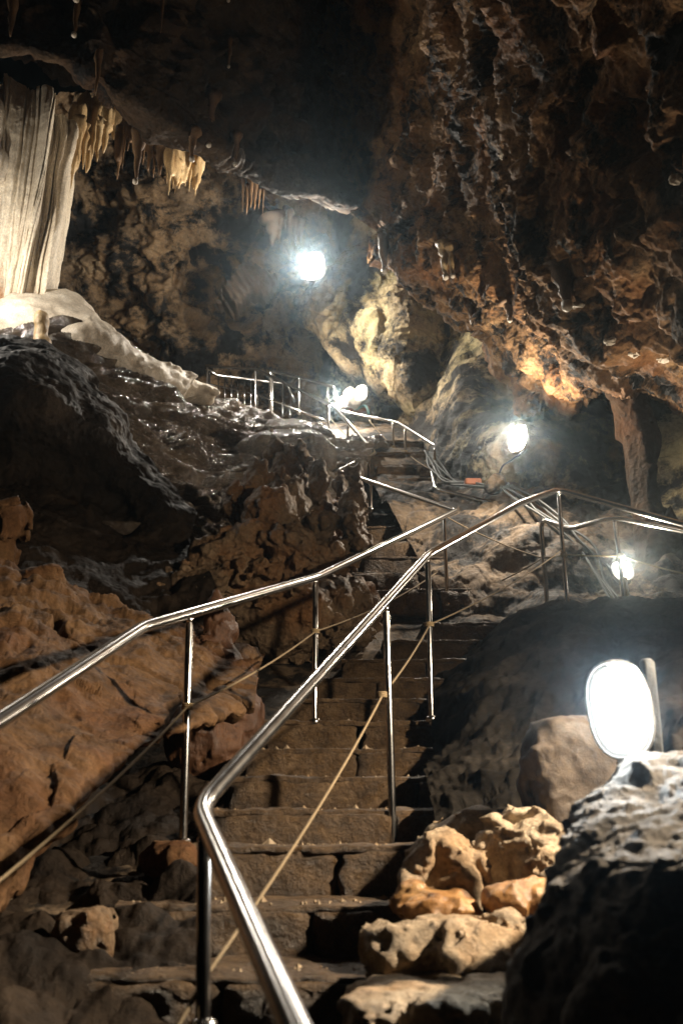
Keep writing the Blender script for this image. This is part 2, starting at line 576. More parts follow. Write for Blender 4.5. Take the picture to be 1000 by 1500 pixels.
# ------------------------------------------------------------------ displacement recipes
def d_rough(a=0.3, f=0.5, fine=0.08, ff=2.5, hole=0.0, hf=1.2, seed=0, crag=0.0, cf=1.3, fac=0.0, facf=2.0):
    def d(p, n=None, u=None, v=None):
        r = a * fbm(p, f, 4, 0.5, seed)
        r = r + fine * fbm(p, ff, 5, 0.62, seed + 9)
        if crag:
            r = r + crag * (ridged(p + 0.15 * perlin(p * 2, seed + 30)[:, None], cf, 4, 0.55, seed + 40) - 0.3)
        if fac:
            r = r + fac * facets(p, facf, seed + 50) + fac * .5 * facets(p, facf * 2.3, seed + 51)
        if hole:
            h = fbm(p * np.array([1, 1, .8]), hf, 4, 0.55, seed + 20)
            r = r - hole * sstep(0.12, 0.42, h)
        return r
    return d
def d_flow(seed=0, a=0.12):
    """scalloped wet flowstone: small overlapping lobes that run across the slope"""
    def d(p, n=None, u=None, v=None):
        q = p + 0.25 * np.stack([perlin(p * 0.9, seed), perlin(p * 0.9, seed + 1), perlin(p * 0.9, seed + 2)], 1)
        big = fbm(q * np.array([.7, .9, 1.2]), 0.9, 3, 0.5, seed + 3)
        s = q[:, 2] * 2.6 + 0.8 * fbm(p, 0.8, 3, 0.5, seed + 5)
        ter = s - np.floor(s)
        t1 = (1 - ter) ** 0.7 * sstep(0.0, 0.12, ter)
        s2 = q[:, 2] * 8.5 + 1.3 * fbm(p, 1.7, 3, 0.5, seed + 8)
        te2 = s2 - np.floor(s2)
        t2 = (1 - te2) * sstep(0, 0.2, te2)
        s3 = q[:, 2] * 19 + 1.1 * fbm(p, 3.1, 3, 0.5, seed + 18)
        te3 = s3 - np.floor(s3)
        t3 = (1 - te3) * sstep(0, 0.25, te3)
        return a * 2.0 * big + a * 0.75 * t1 + a * 0.62 * t2 + a * 0.26 * t3 + a * 0.2 * fbm(p * np.array([1, 1, 2.5]), 5, 4, 0.6, seed + 13)
    return d

# ================================================================== THE SETTING
STEP_Y = [1430, 1327, 1240, 1186, 1138, 1097, 1055, 1024, 994, 965, 937, 911]
STEP_D = [3.05 + 0.425 * k for k in range(len(STEP_Y))]
FLOOR_PROF = [(-2.0, -0.05), (0.4, -0.05), (1.6, 0.3)]
for y, D in zip(STEP_Y, STEP_D):
    FLOOR_PROF.append((D, P(500, y, D)[2] - 0.22))
FLOOR_PROF += [(8.6, P(500, 868, 8.6)[2] - .1), (9.6, P(500, 790, 9.6)[2] - .1), (10.6, P(500, 715, 10.6)[2] - .1), (11.6, P(500, 655, 11.6)[2] - .1), (12.8, P(500, 618, 12.8)[2] - .05), (15, P(500, 600, 15)[2] - .3), (19, P(500, 600, 18)[2])]
fy = np.array([a for a, b in FLOOR_PROF]); fz = np.array([b for a, b in FLOOR_PROF])
def floor_z(y): return np.interp(y, fy, fz)
rows = []
for Y in np.linspace(-2, 18.5, 22):
    r = []
    for X in (-9, -6, -4, -2.5, -1.4, -.6, .2, 1, 2, 3.5, 6, 9):
        z = floor_z(Y)
        if Y < 9:
            if X < -1: z -= 0.12 * min(2.0, -1 - X)
            if X > 1.4: z += 0.1 * (X - 1.4)
        r.append((X, Y, max(z, -0.6)))
    rows.append(r)
tag(sheet('cave_floor', rows, 300, 220, d_rough(0.12, 0.7, 0.07, 2.2, seed=2), M['ground'], world=True, facing=(0, 8, 50)), kind='structure')

# back wall of the chamber
rows = [
 [(-420, 640, 10.5), (-220, 640, 12.5), (-50, 650, 15), (100, 655, 16.6), (250, 655, 17), (400, 655, 17.2), (540, 650, 16.8), (680, 650, 15)],
 [(-420, 560, 10.2), (-220, 560, 12.2), (-50, 560, 14.6), (100, 560, 16.2), (250, 565, 16.4), (400, 560, 16.6), (540, 560, 16.4), (680, 560, 14.8)],
 [(-420, 470, 10.2), (-220, 470, 12.2), (-50, 470, 14.3), (100, 470, 15.8), (250, 475, 15.6), (400, 470, 16.4), (540, 470, 16.2), (680, 470, 14.8)],
 [(-420, 390, 10.2), (-220, 390, 12.2), (-50, 390, 14.2), (100, 390, 15.6), (230, 390, 15.2), (400, 380, 16.0), (540, 390, 15.8), (680, 390, 14.6)],
 [(-420, 310, 10), (-220, 310, 12), (-50, 310, 14), (100, 310, 15.3), (240, 310, 14.6), (400, 310, 14.8), (540, 320, 14.6), (680, 320, 14)],
 [(-420, 220, 9.7), (-220, 220, 11.7), (-50, 220, 13.8), (100, 220, 15), (250, 230, 14.2), (400, 250, 14), (540, 260, 13.6), (680, 260, 13.2)],
 [(-420, 120, 9.2), (-220, 120, 11), (-50, 120, 13), (100, 130, 14), (250, 140, 13.4), (400, 160, 13.2), (540, 170, 13), (680, 170, 12.6)],
]
def d_back(p, n, u, v):
    r = d_rough(0.55, 0.45, 0.16, 1.6, hole=0.5, hf=0.8, seed=5, crag=0.2, cf=1.0, fac=0.16, facf=1.5)(p)
    flute = ridged(p * np.array([1, 1, .12]), 3.2, 3, 0.5, 17)
    m = sstep(0.5, 0.62, v) * (1 - sstep(0.55, 0.68, u)) * sstep(-.1, .25, perlin(p * .8, 61) + .15)
    return r + 0.16 * m * flute
tag(sheet('cave_wall_back', rows, 300, 380, d_back, M['wall']), kind='structure')

# high dark ceiling on the left; its lip hangs in front of the back wall
rows = [
 [(-500, -60, 13.0), (-200, 20, 14), (60, 60, 14.4), (200, 110, 14.6), (300, 150, 14.6), (400, 210, 14.6), (500, 240, 14.6), (600, 260, 13.8), (720, 260, 12.6)],
 [(-500, 5, 9.4), (-200, 40, 9.5), (60, 70, 9.6), (200, 150, 9.8), (300, 205, 10.4), (400, 262, 11.3), (500, 296, 11.8), (600, 330, 12), (720, 330, 11.6)],
 [(-500, 20, 8.2), (-200, 55, 8.3), (60, 82, 8.3), (200, 158, 8.7), (300, 214, 9.4), (400, 270, 10.3), (500, 304, 10.8), (600, 330, 11.0), (720, 310, 10.8)],
 [(-500, -10, 8.1), (-200, 25, 8.15), (60, 52, 8.15), (200, 120, 8.5), (300, 175, 9.2), (400, 230, 10.2), (500, 265, 10.75), (600, 290, 11.2), (720, 260, 11.4)],
 [(-500, -80, 7.8), (-200, -10, 8.0), (60, 20, 8.05), (200, 55, 8.35), (300, 100, 9.1), (400, 155, 10.3), (500, 190, 11.6), (600, 190, 12.2), (720, 160, 12)],
 [(-500, -190, 6.6), (-200, -100, 7.5), (60, -60, 7.8), (200, -30, 8.0), (300, 0, 8.7), (400, 35, 9.8), (500, 40, 11), (600, 30, 11.4), (720, 20, 11)],
 [(-500, -340, 4.6), (-200, -240, 5.6), (60, -200, 6.0), (200, -180, 6.2), (300, -160, 6.8), (400, -150, 7.6), (500, -150, 8.4), (600, -150, 8.6), (720, -150, 8)],
 [(-500, -560, 2.8), (-200, -480, 3.4), (60, -460, 3.6), (200, -440, 3.8), (300, -440, 3.8), (400, -430, 3.8), (500, -430, 3.8), (600, -430, 3.6), (720, -430, 3.2)],
]
_dc = d_rough(0.5, 0.55, 0.16, 1.7, hole=0.45, hf=0.9, seed=21, crag=0.22, cf=1.1, fac=0.12, facf=1.6)
def d_ceil(p, n, u, v):
    lip = sstep(.1, .18, v) * (1 - sstep(.42, .52, v))      # the thin lip is less broken than the vault
    return _dc(p) * (1 - 0.4 * lip)
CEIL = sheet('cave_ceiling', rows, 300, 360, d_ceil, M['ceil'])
tag(CEIL, kind='structure')

# low overhanging ceiling on the right
rows = [
 [(540, 345, 13.0), (600, 385, 12.0), (660, 420, 11.6), (715, 470, 11.0), (765, 560, 10.6), (815, 590, 10.4), (865, 550, 10.2), (930, 535, 9.8), (1000, 565, 9.2), (1100, 600, 8.4), (1250, 640, 7.4)],
 [(540, 372, 11.8), (600, 408, 10.8), (660, 448, 10.2), (712, 492, 9.7), (752, 588, 9.6), (812, 612, 9.4), (862, 572, 8.8), (930, 560, 8.4), (1000, 590, 7.8), (1100, 640, 7.0), (1250, 690, 6.0)],
 [(550, 378, 11.0), (615, 400, 9.9), (690, 440, 9.1), (745, 478, 8.6), (800, 515, 8.2), (850, 545, 7.9), (890, 550, 7.6), (940, 550, 7.3), (1000, 570, 6.8), (1100, 610, 6.2), (1250, 650, 5.4)],
 [(560, 350, 10.2), (640, 372, 9.0), (725, 405, 8.1), (790, 440, 7.5), (845, 470, 7.1), (890, 495, 6.8), (930, 508, 6.5), (970, 515, 6.3), (1020, 530, 5.9), (1110, 560, 5.4), (1250, 590, 4.7)],
 [(490, 285, 11.6), (640, 310, 9.3), (750, 330, 7.2), (820, 355, 6.6), (870, 375, 6.3), (915, 390, 6.0), (955, 400, 5.8), (1000, 405, 5.5), (1050, 410, 5.2), (1130, 425, 4.8), (1250, 440, 4.2)],
 [(470, 185, 11.8), (645, 210, 8.9), (760, 220, 6.4), (830, 230, 5.9), (880, 235, 5.6), (925, 240, 5.3), (970, 240, 5.1), (1020, 235, 4.8), (1080, 230, 4.5), (1160, 230, 4.2), (1270, 230, 3.7)],
 [(455, 50, 11.0), (640, 75, 8.3), (770, 85, 5.6), (850, 85, 5.1), (910, 80, 4.8), (960, 75, 4.5), (1010, 65, 4.3), (1070, 50, 4.0), (1130, 40, 3.8), (1200, 30, 3.5), (1300, 20, 3.1)],
 [(440, -150, 9.0), (640, -135, 6.6), (790, -130, 4.4), (870, -140, 4.0), (940, -150, 3.8), (1000, -160, 3.6), (1060, -170, 3.4), (1120, -190, 3.2), (1180, -200, 3.0), (1260, -220, 2.8), (1360, -230, 2.5)],
 [(440, -430, 4.6), (660, -425, 3.5), (820, -420, 2.8), (910, -430, 2.6), (980, -440, 2.5), (1050, -450, 2.4), (1120, -460, 2.3), (1190, -470, 2.2), (1260, -480, 2.1), (1340, -490, 2.0), (1440, -500, 1.8)],
]
OVER = sheet('cave_ceiling_right', rows, 440, 440, d_rough(0.32, 0.7, 0.11, 2.4, hole=0.40, hf=1.2, seed=33, crag=0.10, cf=1.8, fac=0.08, facf=2.0), M['over'])
tag(OVER, kind='structure')

# wall under the overhang, with a smooth recess to the left of the wall lamp
rows = [
 [(540, 740, 12.6), (620, 740, 11.4), (690, 740, 10.2), (760, 740, 9.7), (830, 760, 9.2), (900, 790, 8.8), (970, 820, 8.4), (1060, 850, 7.6), (1180, 880, 6.6), (1300, 900, 5.6)],
 [(540, 680, 13.6), (620, 690, 11.4), (690, 690, 10.0), (755, 690, 9.5), (830, 700, 9.2), (900, 720, 9.2), (970, 740, 8.8), (1060, 770, 8.0), (1180, 790, 7.0), (1300, 800, 6.0)],
 [(540, 620, 14.6), (620, 630, 11.9), (685, 640, 10.3), (755, 640, 9.4), (820, 640, 9.2), (900, 650, 9.4), (970, 660, 9.2), (1060, 680, 8.4), (1180, 690, 7.4), (1300, 700, 6.4)],
 [(540, 550, 14.8), (620, 560, 12.5), (685, 570, 11.0), (745, 585, 11.0), (820, 585, 10.2), (900, 580, 10.0), (970, 590, 9.8), (1060, 600, 9.0), (1180, 610, 8.0), (1300, 620, 7.0)],
 [(540, 470, 14.4), (620, 480, 13.2), (680, 490, 12.4), (745, 520, 11.4), (820, 530, 10.8), (900, 520, 10.4), (970, 520, 10.2), (1060, 530, 9.4), (1180, 540, 8.4), (1300, 550, 7.4)],
 [(540, 370, 13.2), (620, 390, 12.2), (680, 410, 11.8), (745, 440, 11.2), (820, 450, 10.8), (900, 440, 10.4), (970, 440, 10), (1060, 440, 9.2), (1180, 440, 8.2), (1300, 440, 7.2)],
]
tag(sheet('cave_wall_right', rows, 260, 340, d_rough(0.22, 0.6, 0.09, 3.2, seed=41, crag=0.03, cf=1.6, fac=.03, facf=1.6), M['smooth']), kind='structure')

# ground of the side path, right of the stairs
rows = [
 [(540, 700, 10.8), (620, 700, 10.6), (690, 704, 10.0), (760, 712, 9.6), (840, 740, 9.2), (920, 770, 8.8), (1010, 800, 8.4), (1150, 830, 7.4)],
 [(560, 730, 10.0), (630, 728, 9.9), (700, 735, 9.4), (770, 750, 9.0), (850, 785, 8.6), (930, 810, 8.2), (1020, 840, 7.8), (1150, 870, 6.8)],
 [(600, 790, 9.2), (650, 785, 9.1), (710, 790, 8.8), (780, 800, 8.5), (850, 830, 8.2), (930, 850, 7.9), (1020, 870, 7.5), (1150, 900, 6.5)],
 [(630, 850, 8.6), (670, 840, 8.5), (720, 840, 8.4), (780, 850, 8.2), (850, 865, 8.0), (930, 880, 7.7), (1020, 900, 7.3), (1150, 920, 6.3)],
 [(650, 905, 8.2), (690, 900, 8.1), (735, 900, 8.0), (790, 905, 7.9), (850, 920, 7.7), (930, 930, 7.4), (1020, 950, 7.0), (1150, 960, 6.0)],
 [(650, 985, 8.0), (690, 985, 8.0), (735, 985, 7.9), (790, 985, 7.8), (850, 985, 7.6), (930, 990, 7.3), (1020, 1010, 6.9), (1150, 1010, 5.9)],
]
tag(sheet('cave_floor_right', rows, 220, 260, (lambda p, n, u, v: d_rough(0.18, 0.9, 0.05, 3.0, seed=51, crag=0.03, cf=1.9, fac=.02, facf=2.6)(p) + 0.22 * (0.5 - worley(p, 1.9, 52))), M['ground']), kind='structure')

# ================================================================== ROCK MASSES
# dark mound right of the stairs
rows = [
 [(655, 990, 7.3), (720, 935, 7.4), (780, 905, 7.3), (840, 898, 7.2), (920, 900, 7.0), (1010, 905, 6.6), (1150, 915, 5.9)],
 [(640, 1010, 6.5), (710, 950, 6.6), (775, 912, 6.5), (840, 893, 6.4), (920, 890, 6.2), (1010, 888, 5.8), (1150, 890, 5.2)],
 [(635, 1060, 5.7), (700, 1010, 5.5), (770, 968, 5.45), (845, 940, 5.4), (930, 930, 5.3), (1020, 945, 4.7), (1150, 940, 4.2)],
 [(636, 1130, 4.8), (695, 1100, 4.6), (770, 1070, 4.5), (850, 1045, 4.45), (935, 1030, 4.4), (1020, 1055, 3.8), (1150, 1050, 3.5)],
 [(640, 1200, 4.15), (695, 1195, 4.0), (770, 1185, 3.8), (850, 1170, 3.7), (935, 1160, 3.6), (1020, 1160, 3.4), (1150, 1160, 3.2)],
 [(645, 1260, 3.75), (700, 1260, 3.6), (770, 1260, 3.5), (850, 1260, 3.4), (935, 1260, 3.3), (1020, 1260, 3.2), (1150, 1260, 3.0)],
 [(645, 1390, 3.6), (700, 1390, 3.5), (770, 1390, 3.4), (850, 1390, 3.3), (935, 1390, 3.2), (1020, 1390, 3.1), (1150, 1390, 2.9)],
]
tag(sheet('rock_mound', rows, 260, 240, d_rough(0.15, 0.8, 0.08, 2.4, seed=61, crag=0.07, cf=1.7, fac=.012, facf=2.2), M['mound']),
    'large dark smooth rock mound rising right of the stone stairs', 'rock')

# ochre rock face at the near left, undercut below
rows = [
 [(-170, 800, 5.5), (0, 830, 5.5), (90, 850, 5.6), (180, 880, 5.8), (270, 910, 6.0), (385, 965, 6.2)],
 [(-170, 900, 4.4), (0, 930, 4.4), (90, 945, 4.6), (180, 950, 4.8), (270, 965, 5.1), (378, 985, 5.5)],
 [(-170, 1050, 3.4), (0, 1050, 3.5), (90, 1045, 3.8), (170, 1035, 4.1), (250, 1015, 4.5), (375, 1005, 5.1)],
 [(-170, 1180, 2.9), (0, 1170, 3.05), (80, 1130, 3.3), (155, 1095, 3.6), (245, 1050, 4.1), (375, 1020, 4.95)],
 [(-170, 1370, 2.55), (0, 1330, 2.75), (62, 1245, 3.0), (135, 1165, 3.35), (232, 1082, 3.9), (372, 1038, 4.9)],
 [(-170, 1360, 2.9), (0, 1315, 3.1), (48, 1228, 3.4), (120, 1145, 3.8), (218, 1066, 4.4), (362, 1030, 5.3)],
 [(-170, 1300, 3.7), (0, 1270, 3.9), (20, 1190, 4.2), (90, 1110, 4.7), (190, 1040, 5.1), (350, 1010, 5.8)],
]
def d_left(p, n, u, v):
    r = d_rough(0.13, 0.8, 0.035, 3.0, seed=71, crag=0.02, cf=2.2)(p) + 0.012 * facets(p, 3.2, 77) + 0.006 * facets(p, 9, 74)
    upper = 1 - sstep(0.12, 0.34, v + 0.12 * perlin(p * 1.1, 72))
    r = r + upper * (0.09 * (ridged(p, 2.4, 4, .55, 75) - .2) + 0.06 * (0.5 - worley(p, 8, 76)))
    crack = np.abs(fbm(p * np.array([.7, .7, .7]), 1.1, 3, 0.5, 78))
    r = r - 0.07 * (1 - sstep(0.0, 0.03, crack))
    edge = sstep(.45, .6, v) * (1 - sstep(.75, .9, v))
    return r + edge * 0.05 * (0.5 - worley(p, 9, 79))
tag(sheet('ochre_rock_face', rows, 300, 300, d_left, M['left']),
    'broad ochre rock face at lower left with undercut edge', 'rock')

# dark rubble bank under the ochre rock
rows = [
 [(-150, 1180, 5.6), (0, 1150, 5.6), (90, 1130, 5.7), (180, 1110, 5.8), (270, 1090, 6.0), (360, 1070, 6.1)],
 [(-150, 1280, 4.4), (0, 1270, 4.4), (90, 1240, 4.6), (180, 1200, 4.9), (260, 1170, 5.1), (345, 1140, 5.3)],
 [(-150, 1360, 3.7), (0, 1350, 3.7), (90, 1320, 3.9), (170, 1290, 4.1), (245, 1240, 4.3), (322, 1205, 4.5)],
 [(-150, 1440, 3.1), (0, 1420, 3.2), (80, 1390, 3.4), (150, 1350, 3.6), (220, 1310, 3.7), (300, 1290, 3.8)],
 [(-150, 1530, 2.6), (0, 1500, 2.7), (80, 1480, 2.8), (140, 1450, 3.0), (200, 1420, 3.15), (290, 1400, 3.3)],
 [(-150, 1680, 2.2), (0, 1660, 2.3), (80, 1640, 2.4), (140, 1620, 2.5), (200, 1600, 2.6), (290, 1580, 2.8)],
]
def d_rubble(p, n, u, v):
    return d_rough(0.14, 1.1, 0.06, 3.5, seed=81)(p) + 0.16 * (0.55 - worley(p, 3.2, 82)) + 0.06 * (0.5 - worley(p, 8, 83))
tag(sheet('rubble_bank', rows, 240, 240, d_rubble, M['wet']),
    'dark broken rubble bank in the hollow left of the lowest steps', 'rubble')

# dark ledge at the left that hides the flowstone lamp
rows = [
 [(-260, 455, 8.8), (-120, 460, 8.8), (0, 482, 8.6), (70, 503, 8.5), (130, 545, 8.4), (178, 592, 8.2), (198, 655, 8.0), (290, 750, 7.5)],
 [(-260, 470, 7.6), (-120, 478, 7.6), (0, 496, 7.6), (70, 520, 7.6), (125, 565, 7.7), (170, 612, 7.7), (196, 672, 7.7), (285, 765, 7.4)],
 [(-260, 560, 7.0), (-120, 560, 7.0), (0, 570, 7.0), (65, 590, 7.1), (115, 625, 7.3), (160, 660, 7.4), (196, 705, 7.5), (280, 785, 7.3)],
 [(-260, 690, 7.2), (-120, 690, 7.2), (0, 690, 7.2), (60, 705, 7.3), (115, 725, 7.4), (165, 750, 7.5), (205, 775, 7.4), (285, 820, 7.1)],
 [(-260, 790, 6.5), (-120, 790, 6.5), (0, 790, 6.5), (60, 800, 6.6), (120, 815, 6.7), (180, 835, 6.8), (235, 860, 6.7), (320, 880, 6.6)],
 [(-260, 880, 5.8), (-120, 880, 5.8), (0, 880, 5.8), (80, 895, 5.9), (150, 910, 6.0), (210, 930, 6.1), (270, 950, 6.2), (350, 980, 6.2)],
]
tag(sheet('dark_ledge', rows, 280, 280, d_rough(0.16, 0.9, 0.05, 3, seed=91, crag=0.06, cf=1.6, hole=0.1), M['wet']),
    'dark bulging rock ledge at left below the white flowstone', 'rock')

# wet flowstone slope
rows = [
 [(-120, 430, 11.6), (20, 440, 11.4), (95, 450, 11.3), (160, 500, 11.6), (230, 548, 12.2), (310, 610, 12.8), (390, 634, 13.2), (480, 644, 13.4), (570, 648, 13.2)],
 [(-120, 470, 10.6), (20, 475, 10.4), (95, 490, 10.3), (150, 530, 10.6), (220, 572, 11.2), (300, 618, 11.8), (380, 640, 12.2), (470, 654, 12.4), (560, 662, 12.2)],
 [(-120, 530, 9.6), (20, 535, 9.5), (110, 550, 9.5), (165, 580, 9.7), (225, 612, 10.1), (300, 642, 10.6), (380, 655, 10.9), (460, 665, 11.1), (545, 675, 11.1)],
 [(-120, 600, 8.9), (20, 605, 8.9), (130, 615, 8.9), (185, 640, 9.0), (235, 668, 9.3), (300, 688, 9.6), (370, 692, 9.9), (450, 700, 10.0), (530, 712, 10.0)],
 [(-120, 690, 8.4), (20, 690, 8.4), (150, 695, 8.4), (205, 712, 8.5), (250, 730, 8.6), (300, 745, 8.8), (360, 745, 9.0), (440, 755, 9.1), (520, 770, 9.2)],
 [(-120, 780, 7.9), (20, 780, 7.9), (160, 780, 7.9), (215, 790, 7.9), (260, 800, 8.0), (310, 810, 8.1), (360, 815, 8.2), (430, 830, 8.3), (510, 840, 8.4)],
 [(-120, 890, 7.3), (20, 890, 7.3), (160, 890, 7.3), (220, 890, 7.3), (270, 890, 7.4), (320, 900, 7.5), (370, 910, 7.6), (430, 920, 7.6), (505, 930, 7.7)],
]
tag(sheet('flowstone_slope', rows, 480, 380, d_flow(101, 0.16), M['flow']),
    'wet scalloped flowstone slope descending left of the upper stairs', 'flowstone')

# pale mound under the curtain
tag(solid('pale_flowstone_mound', [('e', P(70, 505, 10.4), (0.75, 0.7, 0.46)), ('e', P(130, 532, 10.3), (0.6, 0.6, 0.32)), ('e', P(92, 470, 10.5), (.35, .4, .3)), ('e', P(205, 566, 10.6), (0.5, 0.5, 0.2)), ('e', P(15, 500, 10.6), (.8, .6, .4)), ('e', P(262, 572, 11.2), (0.42, 0.35, 0.11))],
    0.25, 0.035, lambda p: 0.09 * fbm(p, 1.6, 4, .5, 111) + 0.03 * fbm(p * np.array([1, 1, 2]), 6, 3, .5, 112), M['pale'], k=.25),
    'smooth pale flowstone mound at foot of the fluted white curtain', 'flowstone')
# fluted curtain
rows = [
 [(-120, 95, 10.4), (-40, 105, 10.1), (5, 118, 9.95), (45, 120, 9.9), (85, 148, 9.95), (104, 176, 10.2), (96, 190, 11.2)],
 [(-120, 150, 10.2), (-40, 155, 9.9), (5, 160, 9.75), (42, 165, 9.7), (82, 180, 9.75), (110, 200, 10.05), (98, 210, 11.2)],
 [(-120, 240, 10.1), (-42, 240, 9.85), (-2, 240, 9.7), (34, 240, 9.65), (72, 245, 9.75), (103, 255, 10.05), (95, 255, 11.2)],
 [(-120, 320, 10.2), (-48, 320, 10), (-12, 320, 9.85), (22, 320, 9.75), (58, 320, 9.75), (99, 325, 10.05), (92, 325, 11.2)],
 [(-120, 400, 10.4), (-55, 400, 10.3), (-20, 400, 10.1), (10, 400, 9.95), (42, 395, 9.9), (84, 380, 10.1), (85, 380, 11.2)],
 [(-120, 470, 10.6), (-60, 470, 10.5), (-25, 470, 10.35), (2, 465, 10.2), (32, 460, 10.1), (74, 440, 10.2), (80, 440, 11.2)],
 [(-120, 560, 10.7), (-70, 560, 10.6), (-40, 560, 10.5), (-12, 555, 10.35), (20, 550, 10.25), (66, 530, 10.3), (75, 520, 11.2)],
]
def d_curt(p, n, u, v):
    w = u + 0.012 * perlin(np.stack([u * 9, v * 3, u * 0], 1), 5)
    w = w + 0.02 * perlin(np.stack([w * 14, v * 0.6, w * 0 + 3], 1), 6)
    fl = 1 - np.abs(perlin(np.stack([w * 30, v * 0.7, w * 0], 1), 7)) * 2.2
    fl2 = perlin(np.stack([w * 85, v * 2.2, w * 0], 1), 8)
    fl3 = perlin(np.stack([w * 11, v * 1.3, w * 0], 1), 9)
    amp = 0.6 + 0.5 * perlin(np.stack([w * 6, v * 4, w * 0], 1), 12)
    return -0.09 * sstep(.45, 1.0, fl) * amp + 0.03 * fl2 * amp + 0.22 * fl3 + 0.035 * fbm(p, 3, 5, .6, 121)
tag(sheet('flowstone_curtain', rows, 300, 420, d_curt, M['curtain']),
    'huge white fluted flowstone curtain at upper left, stained orange below', 'flowstone')
# shorter bulging curtain in front, cut by the frame
tag(solid('rounded_drapery', [('e', P(-22, 185, 9.6), (0.26, 0.2, 0.4)), ('e', P(-20, 245, 9.6), (0.22, 0.18, 0.35))], 0.14, 0.028,
    lambda p: 0.05 * fbm(p, 2, 3, .5, 131) + 0.035 * perlin(p * np.array([11, 11, 1.2]), 132), M['pale'], k=.08),
    'rounded pale drapery lobes at the far left edge before the curtain', 'flowstone')
tag(solid('stalagmite_stub', [('e', P(61, 485, 9.3), (0.075, 0.075, 0.2)), ('e', P(60, 468, 9.3), (0.07, 0.07, 0.1)), ('e', P(62, 505, 9.3), (0.1, 0.1, 0.1))], 0.05, 0.014,
    lambda p: 0.02 * fbm(p, 8, 3, .5, 141), M['honey'], k=.05),
    'short blunt stalagmite standing on the pale mound under the curtain', 'stalagmite')

# central popcorn boss
def d_boss(p):
    return 0.06 * fbm(p, 2.2, 3, .5, 151) + 0.11 * (0.5 - worley(p * np.array([1, 1, .75]), 8, 152)) + 0.055 * (0.5 - worley(p, 19, 153))
tag(solid('popcorn_boss', [
    ('e', P(420, 712, 7.95), (0.2, 0.24, 0.36)), ('e', P(402, 660, 7.9), (0.085, 0.1, 0.13)), ('e', P(445, 672, 7.9), (0.08, 0.09, 0.13)),
    ('e', P(466, 705, 7.55), (0.085, 0.1, 0.2)), ('e', P(376, 703, 7.35), (0.105, 0.12, 0.14)), ('e', P(352, 742, 7.35), (0.12, 0.14, 0.17)),
    ('e', P(398, 755, 7.15), (0.2, 0.18, 0.2)), ('e', P(430, 740, 7.3), (0.1, 0.12, 0.2)), ('e', P(365, 795, 7.1), (0.2, 0.2, 0.17)), ('e', P(425, 800, 7.0), (0.2, 0.18, 0.15)),
    ('e', P(472, 775, 7.3), (0.12, 0.14, 0.16)), ('e', P(500, 705, 7.6), (0.06, 0.07, 0.15)), ('e', P(518, 750, 7.3), (0.1, 0.12, 0.27)), ('e', P(522, 795, 7.25), (0.1, 0.12, 0.15)), ('e', P(480, 815, 7.15), (0.2, 0.18, 0.12)),
    ('e', P(320, 830, 7.1), (0.25, 0.25, 0.2)), ('e', P(385, 845, 7.0), (0.3, 0.25, 0.14)), ('e', P(290, 870, 7.0), (.3, .3, .2)),
    ('e', P(400, 905, 7.4), (.6, .35, .35)), ('e', P(480, 900, 7.6), (.4, .35, .35)), ('e', P(450, 790, 7.8), (.4, .3, .4))],
    0.2, 0.019, d_boss, M['boss'], k=.035),
    'dark knobbly cave-popcorn boss in the middle, left of the stairs', 'rock formation')

tag(solid('red_stalagmite', [('e', P(312, 905, 5.8), (0.055, 0.06, 0.13)), ('e', P(322, 935, 5.8), (0.085, 0.09, 0.14)), ('e', P(300, 965, 5.75), (0.09, 0.1, 0.13)), ('e', P(335, 985, 5.7), (0.09, 0.1, 0.12)), ('e', P(355, 1000, 5.55), (0.07, 0.08, 0.08)), ('e', P(345, 1045, 5.55), (0.15, 0.16, 0.18)), ('e', P(310, 1020, 5.7), (.13, .13, .15)), ('e', P(310, 1090, 5.6), (.25, .25, .25))],
    0.1, 0.016, lambda p: 0.05 * fbm(p * np.array([1, 1, .6]), 4, 5, .6, 161) + 0.03 * (ridged(p, 9, 3, .5, 163) - .3), M['red'], k=.05),
    'reddish brown stalagmite behind the left handrail post', 'stalagmite')
tag(solid('scaly_rock', [('b', P(55, 862, 5.5), (0.15, 0.15, 0.11), 0.3, 0.3), ('e', P(85, 885, 5.5), (.12, .12, .08))], 0.1, 0.016,
    lambda p: 0.03 * fbm(p, 3, 3, .5, 171) + 0.03 * (0.5 - worley(p, 26, 172)), M['left'], k=.05),
    'rough scaly brown boulder at left above the sloping handrail', 'rock')
tag(solid('ochre_boulder', [('b', P(5, 770, 6.2), (0.17, 0.15, 0.12), .4, .4, 4), ('e', P(-20, 810, 6.2), (.2, .2, .2))], 0.12, 0.016,
    lambda p: 0.05 * fbm(p, 4, 5, .6, 181) + 0.04 * facets(p, 5, 182), M['left'], k=.05),
    'ochre rock knob at left edge under the dark ledge', 'rock')
for k, (x, y, Y, r) in enumerate([(0, 0, 0, 0)][:0]):
    pass

